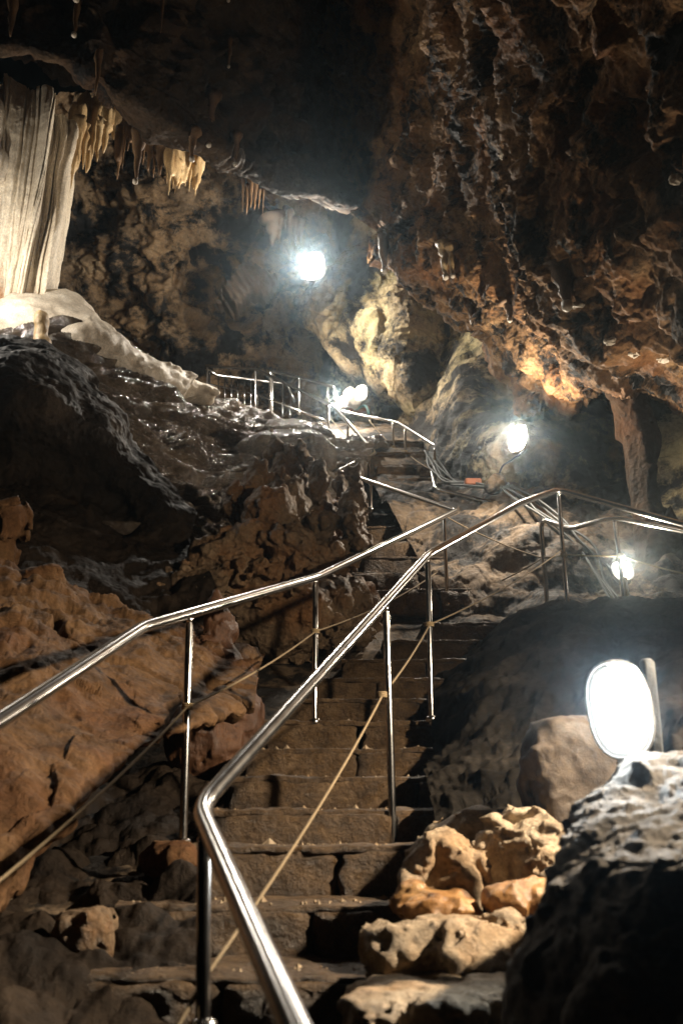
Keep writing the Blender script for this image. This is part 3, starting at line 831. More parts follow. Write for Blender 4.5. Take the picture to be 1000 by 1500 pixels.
# hanging fin of rock below the highest lamp
rows = [
 [(478, 270, 14.4), (482, 285, 13.6), (510, 295, 13.1), (550, 320, 12.7), (600, 365, 12.5), (650, 405, 13.0)],
 [(495, 350, 14.4), (486, 352, 13.5), (515, 355, 13.0), (555, 375, 12.6), (610, 410, 12.4), (665, 450, 13.0)],
 [(470, 410, 14.4), (455, 412, 13.4), (495, 405, 12.9), (555, 420, 12.4), (615, 455, 12.3), (685, 490, 13.0)],
 [(465, 448, 14.4), (441, 448, 13.4), (495, 450, 12.8), (555, 470, 12.3), (620, 505, 12.2), (700, 540, 13.0)],
 [(485, 500, 14.4), (462, 495, 13.4), (505, 495, 12.8), (560, 515, 12.3), (622, 545, 12.2), (700, 590, 13.0)],
 [(515, 540, 14.4), (497, 530, 13.4), (530, 530, 12.9), (570, 545, 12.4), (618, 570, 12.3), (690, 620, 13.1)],
 [(560, 580, 14.4), (545, 568, 13.4), (562, 566, 12.9), (585, 575, 12.6), (615, 588, 12.5), (670, 640, 13.2)],
 [(610, 625, 14.2), (590, 606, 13.4), (596, 604, 13.0), (605, 606, 12.8), (618, 612, 12.8), (655, 650, 13.4)],
]
tag(sheet('hanging_fin', rows, 260, 260, d_rough(0.10, 0.8, 0.09, 3.4, seed=191, crag=0.04, cf=1.5, fac=.09, facf=1.3), M['smooth']),
    'big pale rock fin hanging from ceiling beside the highest lamp', 'rock')
def d_strip(p):
    q = p[:, 0] * 1.0 + p[:, 2] * 0.62
    return 0.04 * fbm(p, 2, 4, .55, 201) + 0.016 * np.sin(q * 55 + 3 * perlin(p * 2, 202)) + 0.04 * facets(p, 2.2, 203)
tag(solid('ribbed_slab', [('b', P(352, 425, 14.2), (0.2, 0.3, 0.36), 0.2, -0.6, 9), ('b', P(382, 420, 14.3), (0.22, 0.22, 0.22), 0.1, -0.35, 8)], 0.15, 0.02, d_strip, M['slab'], k=.06),
    'angular ribbed grey slab stuck to the back wall below the ceiling', 'rock')
# pillar at the right
tag(solid('right_column', [('e', P(925, 585, 8.3), (0.14, 0.2, 0.4)), ('e', P(935, 660, 8.3), (0.09, 0.14, 0.55)), ('e', P(950, 740, 8.2), (0.11, 0.18, 0.5)), ('e', P(968, 820, 8.1), (0.22, 0.25, 0.4)), ('e', P(915, 545, 8.2), (.2, .25, .25))], 0.14, 0.026,
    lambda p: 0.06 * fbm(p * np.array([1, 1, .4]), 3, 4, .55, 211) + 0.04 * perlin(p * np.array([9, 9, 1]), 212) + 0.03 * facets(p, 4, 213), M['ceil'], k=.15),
    'brown flowstone column at the right behind the rails', 'column')

# boulders by the lowest steps
def lump(s, a=0.05, f=4, c=0.03, cf=6):
    """broken rock: flat facets from noise-cut planes, chipped edges, fine grain"""
    def d(p):
        return a * 0.5 * fbm(p, f, 5, .6, s) + c * 0.8 * (ridged(p, cf, 4, .6, s + 5) - .3) + a * 0.6 * facets(p, f * 1.7, s + 3) + a * 0.2 * facets(p, f * 5, s + 4) + 0.008 * fbm(p, 30, 3, .6, s + 8)
    return d
def blk(name, prims, cell, disp, mat, label, k=.05):
    return tag(solid(name, prims, 0.1, cell, disp, mat, k=k), label, 'rock')
rows = [
 [(800, 1640, 2.75), (775, 1640, 2.3), (748, 1660, 1.85), (850, 1680, 1.62), (950, 1680, 1.56), (1090, 1680, 1.5), (1250, 1680, 1.5)],
 [(800, 1440, 2.7), (778, 1440, 2.3), (752, 1430, 1.95), (850, 1430, 1.75), (950, 1430, 1.66), (1090, 1430, 1.6), (1250, 1430, 1.6)],
 [(835, 1310, 2.7), (815, 1305, 2.3), (800, 1300, 2.0), (870, 1300, 1.82), (960, 1300, 1.72), (1090, 1300, 1.66), (1250, 1300, 1.66)],
 [(850, 1225, 2.75), (835, 1215, 2.4), (830, 1222, 2.1), (890, 1243, 1.86), (970, 1248, 1.76), (1090, 1240, 1.7), (1250, 1240, 1.7)],
 [(870, 1190, 2.8), (850, 1182, 2.55), (855, 1185, 2.3), (905, 1196, 2.08), (975, 1200, 1.98), (1090, 1195, 1.95), (1250, 1190, 1.95)],
 [(900, 1165, 2.85), (885, 1158, 2.7), (895, 1152, 2.55), (925, 1150, 2.38), (980, 1152, 2.3), (1090, 1150, 2.25), (1250, 1150, 2.25)],
 [(920, 1150, 2.9), (915, 1135, 2.8), (925, 1118, 2.7), (945, 1108, 2.62), (995, 1106, 2.6), (1090, 1105, 2.55), (1250, 1105, 2.55)],
 [(930, 1230, 2.98), (930, 1200, 2.95), (940, 1190, 2.92), (960, 1180, 2.9), (1000, 1180, 2.88), (1090, 1180, 2.85), (1250, 1180, 2.85)],
 [(930, 1450, 3.0), (930, 1450, 3.0), (950, 1450, 2.98), (970, 1450, 2.95), (1000, 1450, 2.92), (1090, 1450, 2.9), (1250, 1450, 2.9)],
]
def d_grey(p, n, u, v):
    q = p + 0.06 * np.stack([perlin(p * 6, 1), perlin(p * 6, 2), perlin(p * 6, 3)], 1)
    m = sstep(-.25, .35, perlin(p * 3.1, 226))
    return 0.05 * fbm(p, 2.6, 6, .6, 221) + m * 0.012 * (0.45 - worley(q, 11, 222)) + 0.012 * (ridged(q, 6, 4, .6, 223) - .3) + 0.010 * facets(p, 8, 224) - 0.016 * sstep(.15, .5, fbm(q, 9, 3, .5, 227))
tag(sheet('grey_boulder', rows, 280, 260, d_grey, M['grey']), 'big grey pitted boulder at lower right in front of nearest lamp', 'rock')
blk('pale_slab', [('b', P(838, 1145, 3.6), (0.16, 0.09, 0.21), 0.25, 0.16, 6), ('b', P(822, 1115, 3.62), (.11, .08, .12), .2, -.2, 4)], 0.014, lump(231, .02, 2.6, .012, 5), M['slab'],
    'tall rounded pale slab standing behind the nearest lamp')
blk('tan_boulder', [('e', P(655, 1278, 3.35), (0.10, 0.11, 0.125), 0, 0.25), ('e', P(630, 1315, 3.3), (0.09, .1, .06)), ('e', P(672, 1300, 3.3), (.07, .09, .1))], 0.011, lump(241), M['tan'],
    'pale tan jagged boulder beside the third step, left of pair')
blk('tan_boulder', [('b', P(768, 1248, 3.45), (0.11, 0.11, 0.1), 0.4, 0.2, 3), ('e', P(795, 1275, 3.35), (.07, .08, .11)), ('e', P(730, 1240, 3.5), (.08, .08, .09))], 0.011, lump(251), M['tan'],
    'round tan boulder leaning against the dark mound, right of pair')
blk('amber_rock', [('e', P(760, 1322, 3.15), (0.12, 0.1, 0.055), 0.1, -0.12), ('e', P(795, 1318, 3.1), (.06, .07, .05))], 0.011, lump(261, .025, 4, .012, 5), M['amber'],
    'smooth amber coloured rock lying under the round tan boulder')
blk('amber_rock', [('e', P(622, 1325, 3.2), (0.085, 0.08, 0.04), 0, .1), ('e', P(598, 1308, 3.25), (.035, .04, .03)), ('e', P(660, 1338, 3.15), (.08, .08, .035))], 0.010, lump(271, .02, 5, .01, 5), M['amber'],
    'low amber lump at the foot of the jagged tan boulder')
blk('small_rock', [('e', P(745, 1362, 3.0), (0.065, 0.07, 0.045), 0, -.2)], 0.010, lump(281, .025, 6, .012, 7), M['tan'],
    'small pale rock tucked below the smooth amber rock')
blk('step_side_rock', [('b', P(640, 1392, 2.95), (0.16, 0.12, 0.075), 0.1, 0.05, 4), ('e', P(700, 1410, 2.85), (.11, .1, .05))], 0.011, lump(291, .035, 4, .025, 5), M['tan'],
    'crumbling tan block ending the second step at its right')
blk('flat_stone', [('b', P(645, 1468, 2.7), (0.18, 0.33, 0.055), -0.15, 0.06, 5), ('e', P(580, 1478, 2.65), (.09, .2, .05))], 0.011, lump(301, .022, 4, .01, 5), M['tan'],
    'flat pale topped stone at bottom centre right beside the lowest step')
blk('mound_foot_rock', [('e', P(700, 1228, 3.7), (0.1, 0.1, 0.1)), ('e', P(660, 1232, 3.75), (.1, .1, .06))], 0.014, lump(311, .03, 4, .015, 5), M['tan'],
    'dull tan rock behind the jagged and round boulders')
blk('cracked_block', [('b', P(125, 1378, 3.3), (0.09, 0.1, 0.085), 0.2, 0.05, 5)], 0.012, lump(321, .025, 4, .02, 5), M['boss'],
    'squarish brown block at lower left end of the second step')
blk('ochre_block', [('b', P(262, 1265, 3.85), (0.07, 0.1, 0.07), 0.3, 0.3, 4), ('e', P(240, 1258, 3.95), (.08, .1, .05))], 0.012, lump(331, .03, 4, .015, 5), M['left'],
    'small orange block at foot of the left handrail post')

# brown mounds at the head of the slope, below the platform
for lab, pr, sd in [
    ('smooth brown flowstone dome in front of the upper platform', [('e', P(430, 668, 10.4), (0.5, 0.5, 0.28)), ('e', P(455, 690, 10.2), (0.25, 0.3, 0.2)), ('e', P(380, 668, 10.5), (.3, .4, .18))], 341),
    ('low brown dome between the upper platform and the zigzag rail', [('e', P(425, 646, 11.8), (0.55, 0.5, 0.22)), ('e', P(545, 668, 12.2), (.35, .4, .2))], 351),
    ('dark rounded hump left of the upper platform rails', [('e', P(285, 585, 12.3), (0.28, 0.3, 0.17)), ('e', P(335, 622, 12.3), (.35, .4, .13))], 361)]:
    tag(solid('flowstone_dome', pr, 0.14, 0.03, (lambda s: lambda p: 0.05 * fbm(p, 2, 4, .5, s) + 0.03 * perlin(p * np.array([7, 7, 1.5]), s + 1))(sd), M['flow'] if sd != 361 else M['boss'], k=.15), lab, 'flowstone')

# ================================================================== STALACTITES
def stalactite_data(tip, length, r, wob, seed, n=9, sides=9):
    rg = np.random.default_rng(seed)
    path, rad = [], []
    for i in range(n):
        t = i / (n - 1)
        off = wob * np.array([math.sin(t * 3 + seed), math.cos(t * 2.3 + seed * 1.7), 0]) * (1 - t)
        path.append(np.array(tip) + np.array([0, 0, length * (1 - t)]) + off)
        path[-1][:2] += rg.normal(size=2) * r * .12
        rad.append(max(0.25 * r * (1 - t) ** .1, r * (1.5 * (1 - t) ** 1.3 + .28) * (1 + 0.22 * rg.normal() * (1 - t))))
    rad[-1] = r * 0.16
    return tube_data(path, rad, sides)
def stalactite(tip, length, r, mat, parent, seed, tipmat=None):
    V, Fc = stalactite_data(tip, length, r, r * .25, seed)
    s = mesh('stalactite', V, Fc, mat, parent)
    if tipmat:
        tv, tf = tube_data([np.array(tip) + [0, 0, r * .9], np.array(tip) + [0, 0, r * .1], np.array(tip) - [0, 0, r * .25]], [r * .62, r * .6, r * .2], 8)
        mesh('tip', tv, tf, tipmat, s)
    return s
# lit fringes along the lip (things), each with its own stalactites
def fringe(name, label, pts, mat, seed, length, rad, plate=True):
    base = P(*pts[0])
    t = thing(name, base, label, 'stalactites')
    rg = np.random.default_rng(seed)
    for k, (x, y, Y) in enumerate(pts):
        stalactite(P(x, y, Y), length * rg.uniform(.8, 1.5), rad * rg.choice([.45, .7, 1.0, 1.5], p=[.25, .3, .3, .15]), mat, t, seed * 50 + k)
    if plate:
        tops = [P(x, y, Y) + [0, 0, length * .78] for x, y, Y in pts[::2]]
        pr = [('e', c + [0, 0, length * .12], (rad * rg.uniform(1.3, 2.2), rad * 1.6, length * rg.uniform(.3, .55))) for c in tops]
        solid('root', pr, .1, .026, lambda p: .03 * fbm(p * np.array([1, 1, .5]), 5, 4, .6, seed) + .03 * perlin(p * np.array([13, 13, 1.2]), seed + 2), mat, t, k=.08)
    return t
rg = np.random.default_rng(5)
fr = []
for k in range(22):
    x = 104 + k * 3.4
    fr.append((x, 266 - k * 4.0 + rg.uniform(-38, 22), 10.3 + 0.03 * k + rg.uniform(-.15, .15)))
fringe('stalactite_fringe', 'brightly lit cream stalactite fringe right beside the white curtain', fr, M['honey'], 3, 0.62, 0.055)
fr = [(172 + k * 7.5, 240 + rg.uniform(-20, 34), 11.2 + rg.uniform(-.2, .2)) for k in range(9)]
fringe('stalactite_fringe', 'dim brown stalactite fringe between the two bright fringes', fr, M['brownst'], 4, 0.6, 0.05)
fr = [(244 + k * 3.0, 284 + 6 * math.sin(k * 1.9) - 0.8 * k + rg.uniform(-22, 8), 11.0 + 0.03 * k) for k in range(18)]
fringe('stalactite_fringe', 'small cream stalactite fringe right of the dim brown one', fr, M['honey'], 6, 0.42, 0.032)
fr = [(400, 360, 12.9), (408, 352, 12.9), (424, 358, 12.9), (432, 360, 12.9), (440, 357, 12.9), (418, 340, 13)]
fringe('stalactite_fringe', 'pair of stubby pale stalactites just left of the highest lamp', fr, M['slab'], 8, 0.45, 0.06, False)
fr = [(355 + k * 6, 306 + rg.uniform(-12, 12), 12.0) for k in range(6)]
fringe('stalactite_fringe', 'thin dark stalactites under the lip left of highest lamp', fr, M['brownst'], 9, 0.4, 0.025, False)
# scattered ones are parts of the ceilings
spec = [(118, 66, 8.6, .75, .045, 1), (122, 10, 8.2, .5, .05, 1), (240, 58, 8.8, .5, .02, 0), (338, 100, 9.4, .3, .03, 1), (146, 140, 9.3, .5, .03, 0), (190, 273, 11.4, .6, .05, 1), 
        (310, 215, 10.6, .6, .05, 1), (285, 232, 10.9, .3, .05, 1), (345, 240, 11, .3, .04, 1), (20, 60, 9, .5, .05, 0), (330, 10, 8.4, .3, .03, 1)]
for k, (x, y, Y, l, r, tp) in enumerate(spec):
    top = pick('cave_ceiling', x, y - l * .75 * F_PX / Y)
    stalactite(top - [0, 0, l], l + .12, r, M['brownst'], CEIL, 900 + k, M['pale'] if tp else None)
spec = [(562, 393, 11.0, .4, .055, 1), (652, 405, 8.8, .3, .05, 1), (660, 406, 8.85, .26, .04, 1), (822, 452, 7.0, .3, .07, 1), (745, 470, 7.9, .12, .04, 1), (690, 475, 8.9, .12, .04, 1)]
for k, (x, y, Y, l, r, tp) in enumerate(spec):
    top = pick('cave_ceiling_right', x, y - l * .75 * F_PX / Y)
    stalactite(top - [0, 0, l], l + .1, r, M['honey'] if k in (1, 2) else M['brownst'], OVER, 950 + k, M['pale'] if tp else None)

# ================================================================== STAIRS
def block(name, c, size, rotz, mat, parent, seed, n=8, amp=0.02, e=7.0):
    """rough stone block, rounded and displaced"""
    g = np.linspace(-1, 1, n)
    V, Fc, key = [], [], {}
    def vid(p):
        q = tuple(np.round(p, 4))
        if q not in key:
            key[q] = len(V); V.append(p)
        return key[q]
    for ax in range(3):
        for s in (-1, 1):
            for i in range(n - 1):
                for j in range(n - 1):
                    q = []
                    for a, b in ((i, j), (i + 1, j), (i + 1, j + 1), (i, j + 1)):
                        p = np.zeros(3); p[ax] = s; p[(ax + 1) % 3] = g[a]; p[(ax + 2) % 3] = g[b]
                        q.append(vid(p))
                    Fc.append(q if s > 0 else q[::-1])
    V = np.array(V)
    V = V / ((np.abs(V) ** e).sum(1) ** (1 / e))[:, None]
    V = V * np.array(size)
    cr, sr = math.cos(rotz), math.sin(rotz)
    V = np.stack([V[:, 0] * cr - V[:, 1] * sr, V[:, 0] * sr + V[:, 1] * cr, V[:, 2]], 1) + np.array(c)
    N = V - np.array(c); N /= np.linalg.norm(N, axis=1)[:, None]
    d = amp * fbm(V + seed, 4, 4, .55, seed % 13) * 1.6 + amp * .8 * fbm(V + seed, 14, 2, .5, 3) + amp * .6 * facets(V + seed, 7, seed % 11)
    return mesh(name, V + N * d[:, None], np.array(Fc), mat, parent)
def stairs(label, specs, seed):
    rg = np.random.default_rng(seed)
    x0, x1, y0, D0 = specs[0]
    t = thing('stone_staircase', P((x0 + x1) / 2, y0, D0) - [0, 0, .2], label, 'stairs')
    for k, (xa, xb, y, D) in enumerate(specs):
        A, B = P(xa, y, D), P(xb, y, D)
        ztop = A[2]
        zlow = P(500, specs[k - 1][2], specs[k - 1][3])[2] if k else ztop - 0.22
        rise = max(0.1, ztop - zlow)
        nxt = specs[k + 1][3] - D if k + 1 < len(specs) else 0.45
        w = B[0] - A[0]
        # the tread: one worn, uneven slab
        nx, ny = max(20, int(w / .025)), 14
        xs = np.linspace(A[0], B[0], nx)
        prof = [(0.05, -0.03), (0.006, -0.027), (0.001, -0.023), (0.0, -0.006), (0.003, -0.001), (0.012, 0.0)] + [(0.016 + (nxt + 0.1) * q, 0.006) for q in np.linspace(0.1, 1, 7)] + [(nxt + .1, -0.1)]
        V = np.array([[(x, D + a, ztop + b) for x in xs] for a, b in prof]).reshape(-1, 3)
        wob = 0.032 * fbm(V * np.array([1, .2, .2]), 2.6, 5, .65, seed + k)
        V[:, 1] += wob * 0.8 + 0.012 * facets(V * np.array([1, .3, .3]), 9, seed + k)
        V[:, 2] += 0.02 * fbm(V, 2.0, 4, .55, seed + 20 + k) + 0.012 * fbm(V, 11, 3, .5, seed + 30) + 0.006 * facets(V, 8, seed + k)
        st = mesh('step', V, grid_faces(len(prof), nx)[:, ::-1].copy(), M['step'], t)
        # the riser: separate stones bedded under the tread
        x = A[0] + 0.01
        j = 0
        while x < B[0] - 0.05:
            sw = min(rg.uniform(.35, .95), B[0] - x)
            h = rise * 0.5
            block('stone', (x + sw / 2, D + 0.148 + rg.uniform(-.012, .02), ztop - 0.02 - h * .95), (sw / 2 - .003, 0.16, h * .98), rg.uniform(-.05, .05), M['step'], st, seed * 7 + k * 11 + j, 12, 0.02, 14)
            x += sw; j += 1
    return t
XL = [112, 168, 250, 306, 330, 355, 385, 420, 450, 500, 560, 620]
XR = [690, 612, 645, 650, 655, 662, 672, 690, 700, 725, 755, 785]
stairs('lower flight of worn stone steps climbing between the two handrails', [(a, b, y, D) for a, b, y, D in zip(XL, XR, STEP_Y, STEP_D)], 3)
up = [(500, 690, 862, 8.25), (515, 672, 838, 8.6), (525, 660, 815, 8.95), (528, 652, 793, 9.3), (530, 648, 771, 9.65), (532, 645, 751, 9.98), (536, 642, 732, 10.3), (540, 640, 700, 10.65), (548, 640, 680, 11.05), (552, 636, 662, 11.45), (552, 630, 645, 11.9)]
stairs('upper flight of dark stone steps beside the popcorn boss', up, 5)

# ================================================================== HANDRAILS
def rail(label, pts, rad, posts, post_rad=0.016, seed=0, bend=0.10, cat='handrail'):
    """pts: (px,py,Y) path; posts: (px, top_py, base_px, base_py, Y)"""
    W = [P(*p) for p in pts]
    b = posts[0] if posts else (*pts[0][:2], *pts[0][:2], pts[0][2])
    t = thing('handrail', P(b[2], b[3], b[4]), label, cat)
    path = rounded_path(W, bend)
    tube('top_rail', path, rad, M['steel'], t, 18)
    for p in (path[0], path[-1]):
        tv, tf = tube_data([p - [0, 0, .001], p + [0, 0, .001]], rad * .5, 8)
    for (x, y, bx, by, Y) in posts:
        top, bot = P(x, y, Y), P(bx, by, Y)
        s = 1.0
        n = np.array([0, 0, 1.0])
        post = tube('post', [bot - [0, 0, .04], bot, top + (bot - top) * .05, top + (bot - top) * .02, top + [0, 0, .0]], [post_rad, post_rad, post_rad, post_rad * .55, post_rad * .5], M['steel'], t, 14)
        d = (top - bot) / np.linalg.norm(top - bot)
        tube('weld', [top - d * .03, top - d * .018, top - d * .006], [post_rad * .7, post_rad * .95, post_rad * .8], M['steel'], post, 12)
        tube('base_collar', [bot - [0, 0, .02], bot + [0, 0, .004], bot + [0, 0, .012]], [post_rad * 1.9, post_rad * 1.9, post_rad * 1.2], M['steel'], post, 14)
    return t
def along(A, B, px):
    """depth at which the straight rail from A to B passes photo column px"""
    a, b = P(*A), P(*B)
    lo, hi = 0.0, 1.0
    f = lambda s: (lambda q: 500 + F_PX * q[0] / (q[1] * CT + (q[2] - CAMZ) * ST))(a + (b - a) * s) - px
    for _ in range(50):
        m = (lo + hi) / 2
        if f(lo) * f(m) <= 0: hi = m
        else: lo = m
    return (a + (b - a) * lo)[1]
A, B = (291, 1183, 2.35), (627, 812, 5.45)
Y1 = along(A, B, 565)
rail('nearest steel handrail running up from bottom centre to the right', [(500, 1660, 1.2), (430, 1500, 1.42), A, B, (760, 738, 6.7), (817, 717, 7.15), (1000, 768, 6.5), (1130, 800, 6.0)], 0.021,
     [(300, 1215, 297, 1500, 2.33), (565, 886, 576, 1238, Y1), (626, 818, 632, 1052, 5.45), (817, 720, 831, 893, 7.15)], 0.0165)
# left rail
A, B = (210, 918, 3.75), (465, 845, 5.65)
rail('steel handrail left of the lower steps crossing to the sharp bend', [(-200, 1170, 2.1), (0, 1056, 2.65), A, B, (668, 748, 8.5), (495, 690, 9.9), (549, 664, 11.0), (487, 594, 12.4), (375, 541, 13.4), (302, 536, 13.8)], 0.023,
     [(278, 902, 268, 1232, along(A, B, 278)), (462, 848, 461, 1056, 5.62), (650, 757, 655, 885, 8.25), (543, 708, 543, 745, 9.6), (540, 666, 541, 742, 10.8), (509, 619, 510, 676, 11.9), (481, 592, 481, 646, 12.5), (374, 542, 374, 612, 13.4), (304, 537, 302, 598, 13.8)], 0.0165, bend=0.05)
LR = [o for o in COL.objects if o.get('label') == 'steel handrail left of the lower steps crossing to the sharp bend'][0]
tube('mid_rail', [P(304, 562, 13.8), P(374, 577, 13.4), P(481, 618, 12.5)], 0.013, M['steel'], LR, 8)
tube('mid_rail', [P(304, 582, 13.8), P(374, 597, 13.4)], 0.013, M['steel'], LR, 8)
rail('thin steel handrail right of the upper flight with a kink', [(502, 603, 12.4), (583, 619, 11.9), (653, 663, 11.0), (632, 690, 10.4), (638, 716, 9.8), (726, 738, 9.4), (830, 790, 8.9), (1010, 850, 8.2)], 0.019,
     [(575, 619, 577, 686, 11.9), (593, 627, 594, 710, 11.7), (636, 657, 637, 800, 10.4)], 0.0165, bend=0.06)
rail('short steel handrail with side post beside the lamp post at right', [(802, 899, 7.75), (791, 760, 7.75), (815, 768, 7.5), (834, 775, 7.35), (898, 757, 7.0), (1000, 778, 6.6), (1130, 802, 6.1)], 0.0185,
     [(899, 760, 918, 908, 7.0)], 0.0165, bend=0.12)
rail('far platform handrail on the right of the upper landing', [(396, 612, 13.6), (396, 543, 13.6), (490, 567, 13.0), (491, 592, 13.0)], 0.026,
     [(438, 554, 438, 604, 13.3), (399, 548, 399, 606, 13.6), (480, 567, 480, 592, 13.0)], 0.021, bend=0.04)
t = rail('low inner rail with balusters closing the upper landing', [(302, 540, 13.9), (318, 550, 14.0), (420, 562, 14.4), (432, 588, 14.4)], 0.026,
     [(307, 546, 305, 600, 13.9), (414, 563, 414, 608, 14.4), (425, 572, 425, 608, 14.4)], 0.02, bend=0.05)
for k in range(7):
    x = 320 + k * 9.5
    a, b = P(x, 552 + k * .6, 14.05 + k * .03), P(x, 602, 14.05 + k * .03)
    tube('baluster', [b, a], 0.011, M['steel'], t, 8)
tube('lower_rail', [P(300, 575, 13.9), P(320, 588, 14.05), P(385, 592, 14.3)], 0.009, M['steel'], t, 8)
rail('short distant handrail at the edge of the pale mound', [(140, 500, 12.2), (168, 513, 12.2), (194, 524, 12.2)], 0.02,
     [(193, 524, 193, 545, 12.2), (168, 513, 168, 535, 12.2)], 0.017)

# ================================================================== ROPES
def rope(label, pts, rad, knots=(), sag=0.03):
    W = [P(*p) for p in pts]
    t = thing('guard_rope', W[0], label, 'rope')
    path = []
    for a, b in zip(W[:-1], W[1:]):
        L = np.linalg.norm(b - a)
        for s in np.linspace(0, 1, 14, endpoint=False):
            path.append(a + (b - a) * s - np.array([0, 0, sag * L * 4 * s * (1 - s) * .5]))
    path.append(W[-1])
    tube('strand', path, rad, M['rope'], t, 8)
    for k in knots:
        c = W[k]
        ring = []
        for q in range(3):
            z = (q - 1) * rad * 1.7
            pv, pf = tube_data([c + np.array([0.021 * math.cos(w), 0.021 * math.sin(w), z]) for w in np.linspace(0, 2 * math.pi, 17)], rad * .9, 6)
            ring.append((pv, pf))
        V, Fc = merge(ring)
        mesh('knot', V, Fc, M['rope_knot'], t)
    return t
YL = along((210, 918, 3.75), (465, 845, 5.65), 278)
rope('tan guard rope strung along the left handrail posts', [(-120, 1385, 2.2), (275, 1035, YL), (462, 925, 5.62), (640, 838, 8.25)], 0.005, (1, 2))
rope('tan guard rope slanting along the nearest handrail', [(200, 1600, 2.2), (308, 1420, 2.36), (560, 1018, Y1), (629, 915, 5.45), (822, 806, 7.14)], 0.005, (2, 3))
rope('thin guard rope in the middle of the zigzag rail', [(483, 612, 12.4), (510, 640, 11.9), (541, 690, 10.8)], 0.006, ())
rope('thin guard rope beside the upper flight posts', [(540, 615, 12.3), (576, 655, 11.9), (594, 662, 11.7), (636, 690, 10.4)], 0.006, (1, 2))
rope('thin guard rope crossing behind the rail fork at right', [(650, 755, 8.9), (720, 790, 8.4), (797, 818, 7.75)], 0.006, ())
rope('pale guard rope stretched from the fork to the lamp post', [(735, 850, 8.1), (797, 816, 7.74), (825, 812, 7.14), (909, 814, 6.98), (1000, 840, 6.6), (1120, 870, 6.1)], 0.006, (2, 3))

# ================================================================== LAMPS
def lamp(label, c, nrm, h, w, strength, col=(0.86, 0.95, 1.0), stem=None, extra=None, roll=0.0, board=None, visor=False, wide=False):
    """oval bulkhead lamp: housing, glowing lens, rim, guard bars, lug"""
    c = np.array(c, float)
    n = np.array(nrm, float); n /= np.linalg.norm(n)
    r = np.cross([0, 0, 1.0], n); r /= np.linalg.norm(r)
    up = np.cross(n, r)
    r, up = r * math.cos(roll) + up * math.sin(roll), up * math.cos(roll) - r * math.sin(roll)
    t = thing('bulkhead_lamp', c, label, 'lamp')
    NS = 28
    def oval(sx, d):
        out = []
        for k in range(NS):
            a = 2 * math.pi * k / NS
            ca, sa = math.cos(a), math.sin(a)
            e = 2 / 2.6
            x = math.copysign(abs(ca) ** e, ca) * w / 2 * sx
            y = math.copysign(abs(sa) ** e, sa) * h / 2 * (1 - (1 - sx) * w / h)
            out.append(c + r * x + up * y + n * d)
        return out
    def rings(lst, capa, capb):
        V, Fc = [], []
        for L in lst: V += L
        for i in range(len(lst) - 1):
            for k in range(NS):
                k2 = (k + 1) % NS
                Fc.append((i * NS + k, i * NS + k2, (i + 1) * NS + k2, (i + 1) * NS + k))
        if capa: Fc.append(tuple(range(NS))[::-1])
        if capb: Fc.append(tuple(range((len(lst) - 1) * NS, len(lst) * NS)))
        return V, Fc
    q = w * 0.5
    V, Fc = rings([oval(.8, -q * .75), oval(.95, -q * .6), oval(1.0, -q * .1), oval(1.06, 0), oval(1.06, q * .12), oval(.93, q * .14)], True, True)
    mesh('housing', V, Fc, M['white'], t)
    V, Fc = rings([oval(.91, q * .16), oval(.86, q * .38), oval(.7, q * .55), oval(.42, q * .63), oval(.15, q * .66)], True, True)
    mesh('lens', V, Fc, glow('lamp_glass', [0.5 + 0.5 * x for x in col], 9.0), t)
    # bare light added just in front of the lens, standing in for its glow
    ld = bpy.data.lights.new('bulb', 'POINT' if wide else 'SPOT')
    ld.energy = 12.57 * strength * 0.72 * w * h
    ld.color = col
    if not wide:
        ld.spot_size = math.radians(172)
        ld.spot_blend = 1.0
    ld.shadow_soft_size = w * 0.3
    lo = bpy.data.objects.new('bulb', ld)
    put(lo, t)
    lo.location = n * (q * .66 + w * .32)
    lo.rotation_euler = Vector(tuple(-n)).to_track_quat('Z', 'Y').to_euler()
    def ovp(sx, d): 
        L = oval(sx, d); return L + [L[0], L[1]]
    tube('rim', ovp(1.13, q * .2), w * .03, M['white'], t, 8)
    lug = c + up * h * .52
    tube('lug', [lug - up * h * .03, lug + up * h * .04], w * .11, M['white'], t, 8)
    if visor:
        vv = [c + r * (a * w * .75) + up * (h * .56 + .02 * (1 - a * a)) + n * d for d in (-q * .7, q * 1.7) for a in np.linspace(-1, 1, 9)]
        vv += [p + np.array([0, 0, .006]) for p in vv]
        ff = [(k, k + 1, k + 10, k + 9) for k in range(8)] + [(k + 18, k + 27, k + 28, k + 19) for k in range(8)] + [(k, k + 18, k + 19, k + 1) for k in list(range(8)) + list(range(9, 17))]
        mesh('visor', vv, ff, M['white'], t)
    if stem is not None:
        tube('stem', [c - up * h * .5 - n * q * .3, c - up * h * .56 - n * q * .3, np.array(stem)], w * .075, M['white'], t, 10)
    if board is not None:
        block('board', *board, M['white'] if extra is None else extra, t, 5, 5, .002, 14)
    return t
# nearest lamp
lc = P(907, 1040, 2.75)
lamp('nearest oval lamp glowing above the grey pitted boulder', lc, (-0.32, -1, 0.06), 0.245, 0.148, 160, stem=P(912, 1180, 2.72), roll=0.10,
     board=(P(953, 1045, 3.12), (0.02, 0.02, 0.17), 0.2), extra=M['darkwood'])
# lamp on the railing post at right
lamp('small oval lamp fixed to the railing post at right', P(911, 838, 7.12), (-0.1, -0.8, 0.55), 0.20, 0.13, 950, col=(1.0, 0.84, 0.64), roll=0.05, extra=M['wood'],
     board=(P(915, 878, 7.05), (0.028, 0.02, 0.17), 0.0))
# lamp on the wall under the overhang
lamp('oval wall lamp glowing under the lit overhang', P(759, 643, 8.6), (-0.6, -0.78, 0.12), 0.25, 0.16, 540, col=(1.0, 0.87, 0.70), roll=-0.1, wide=True)
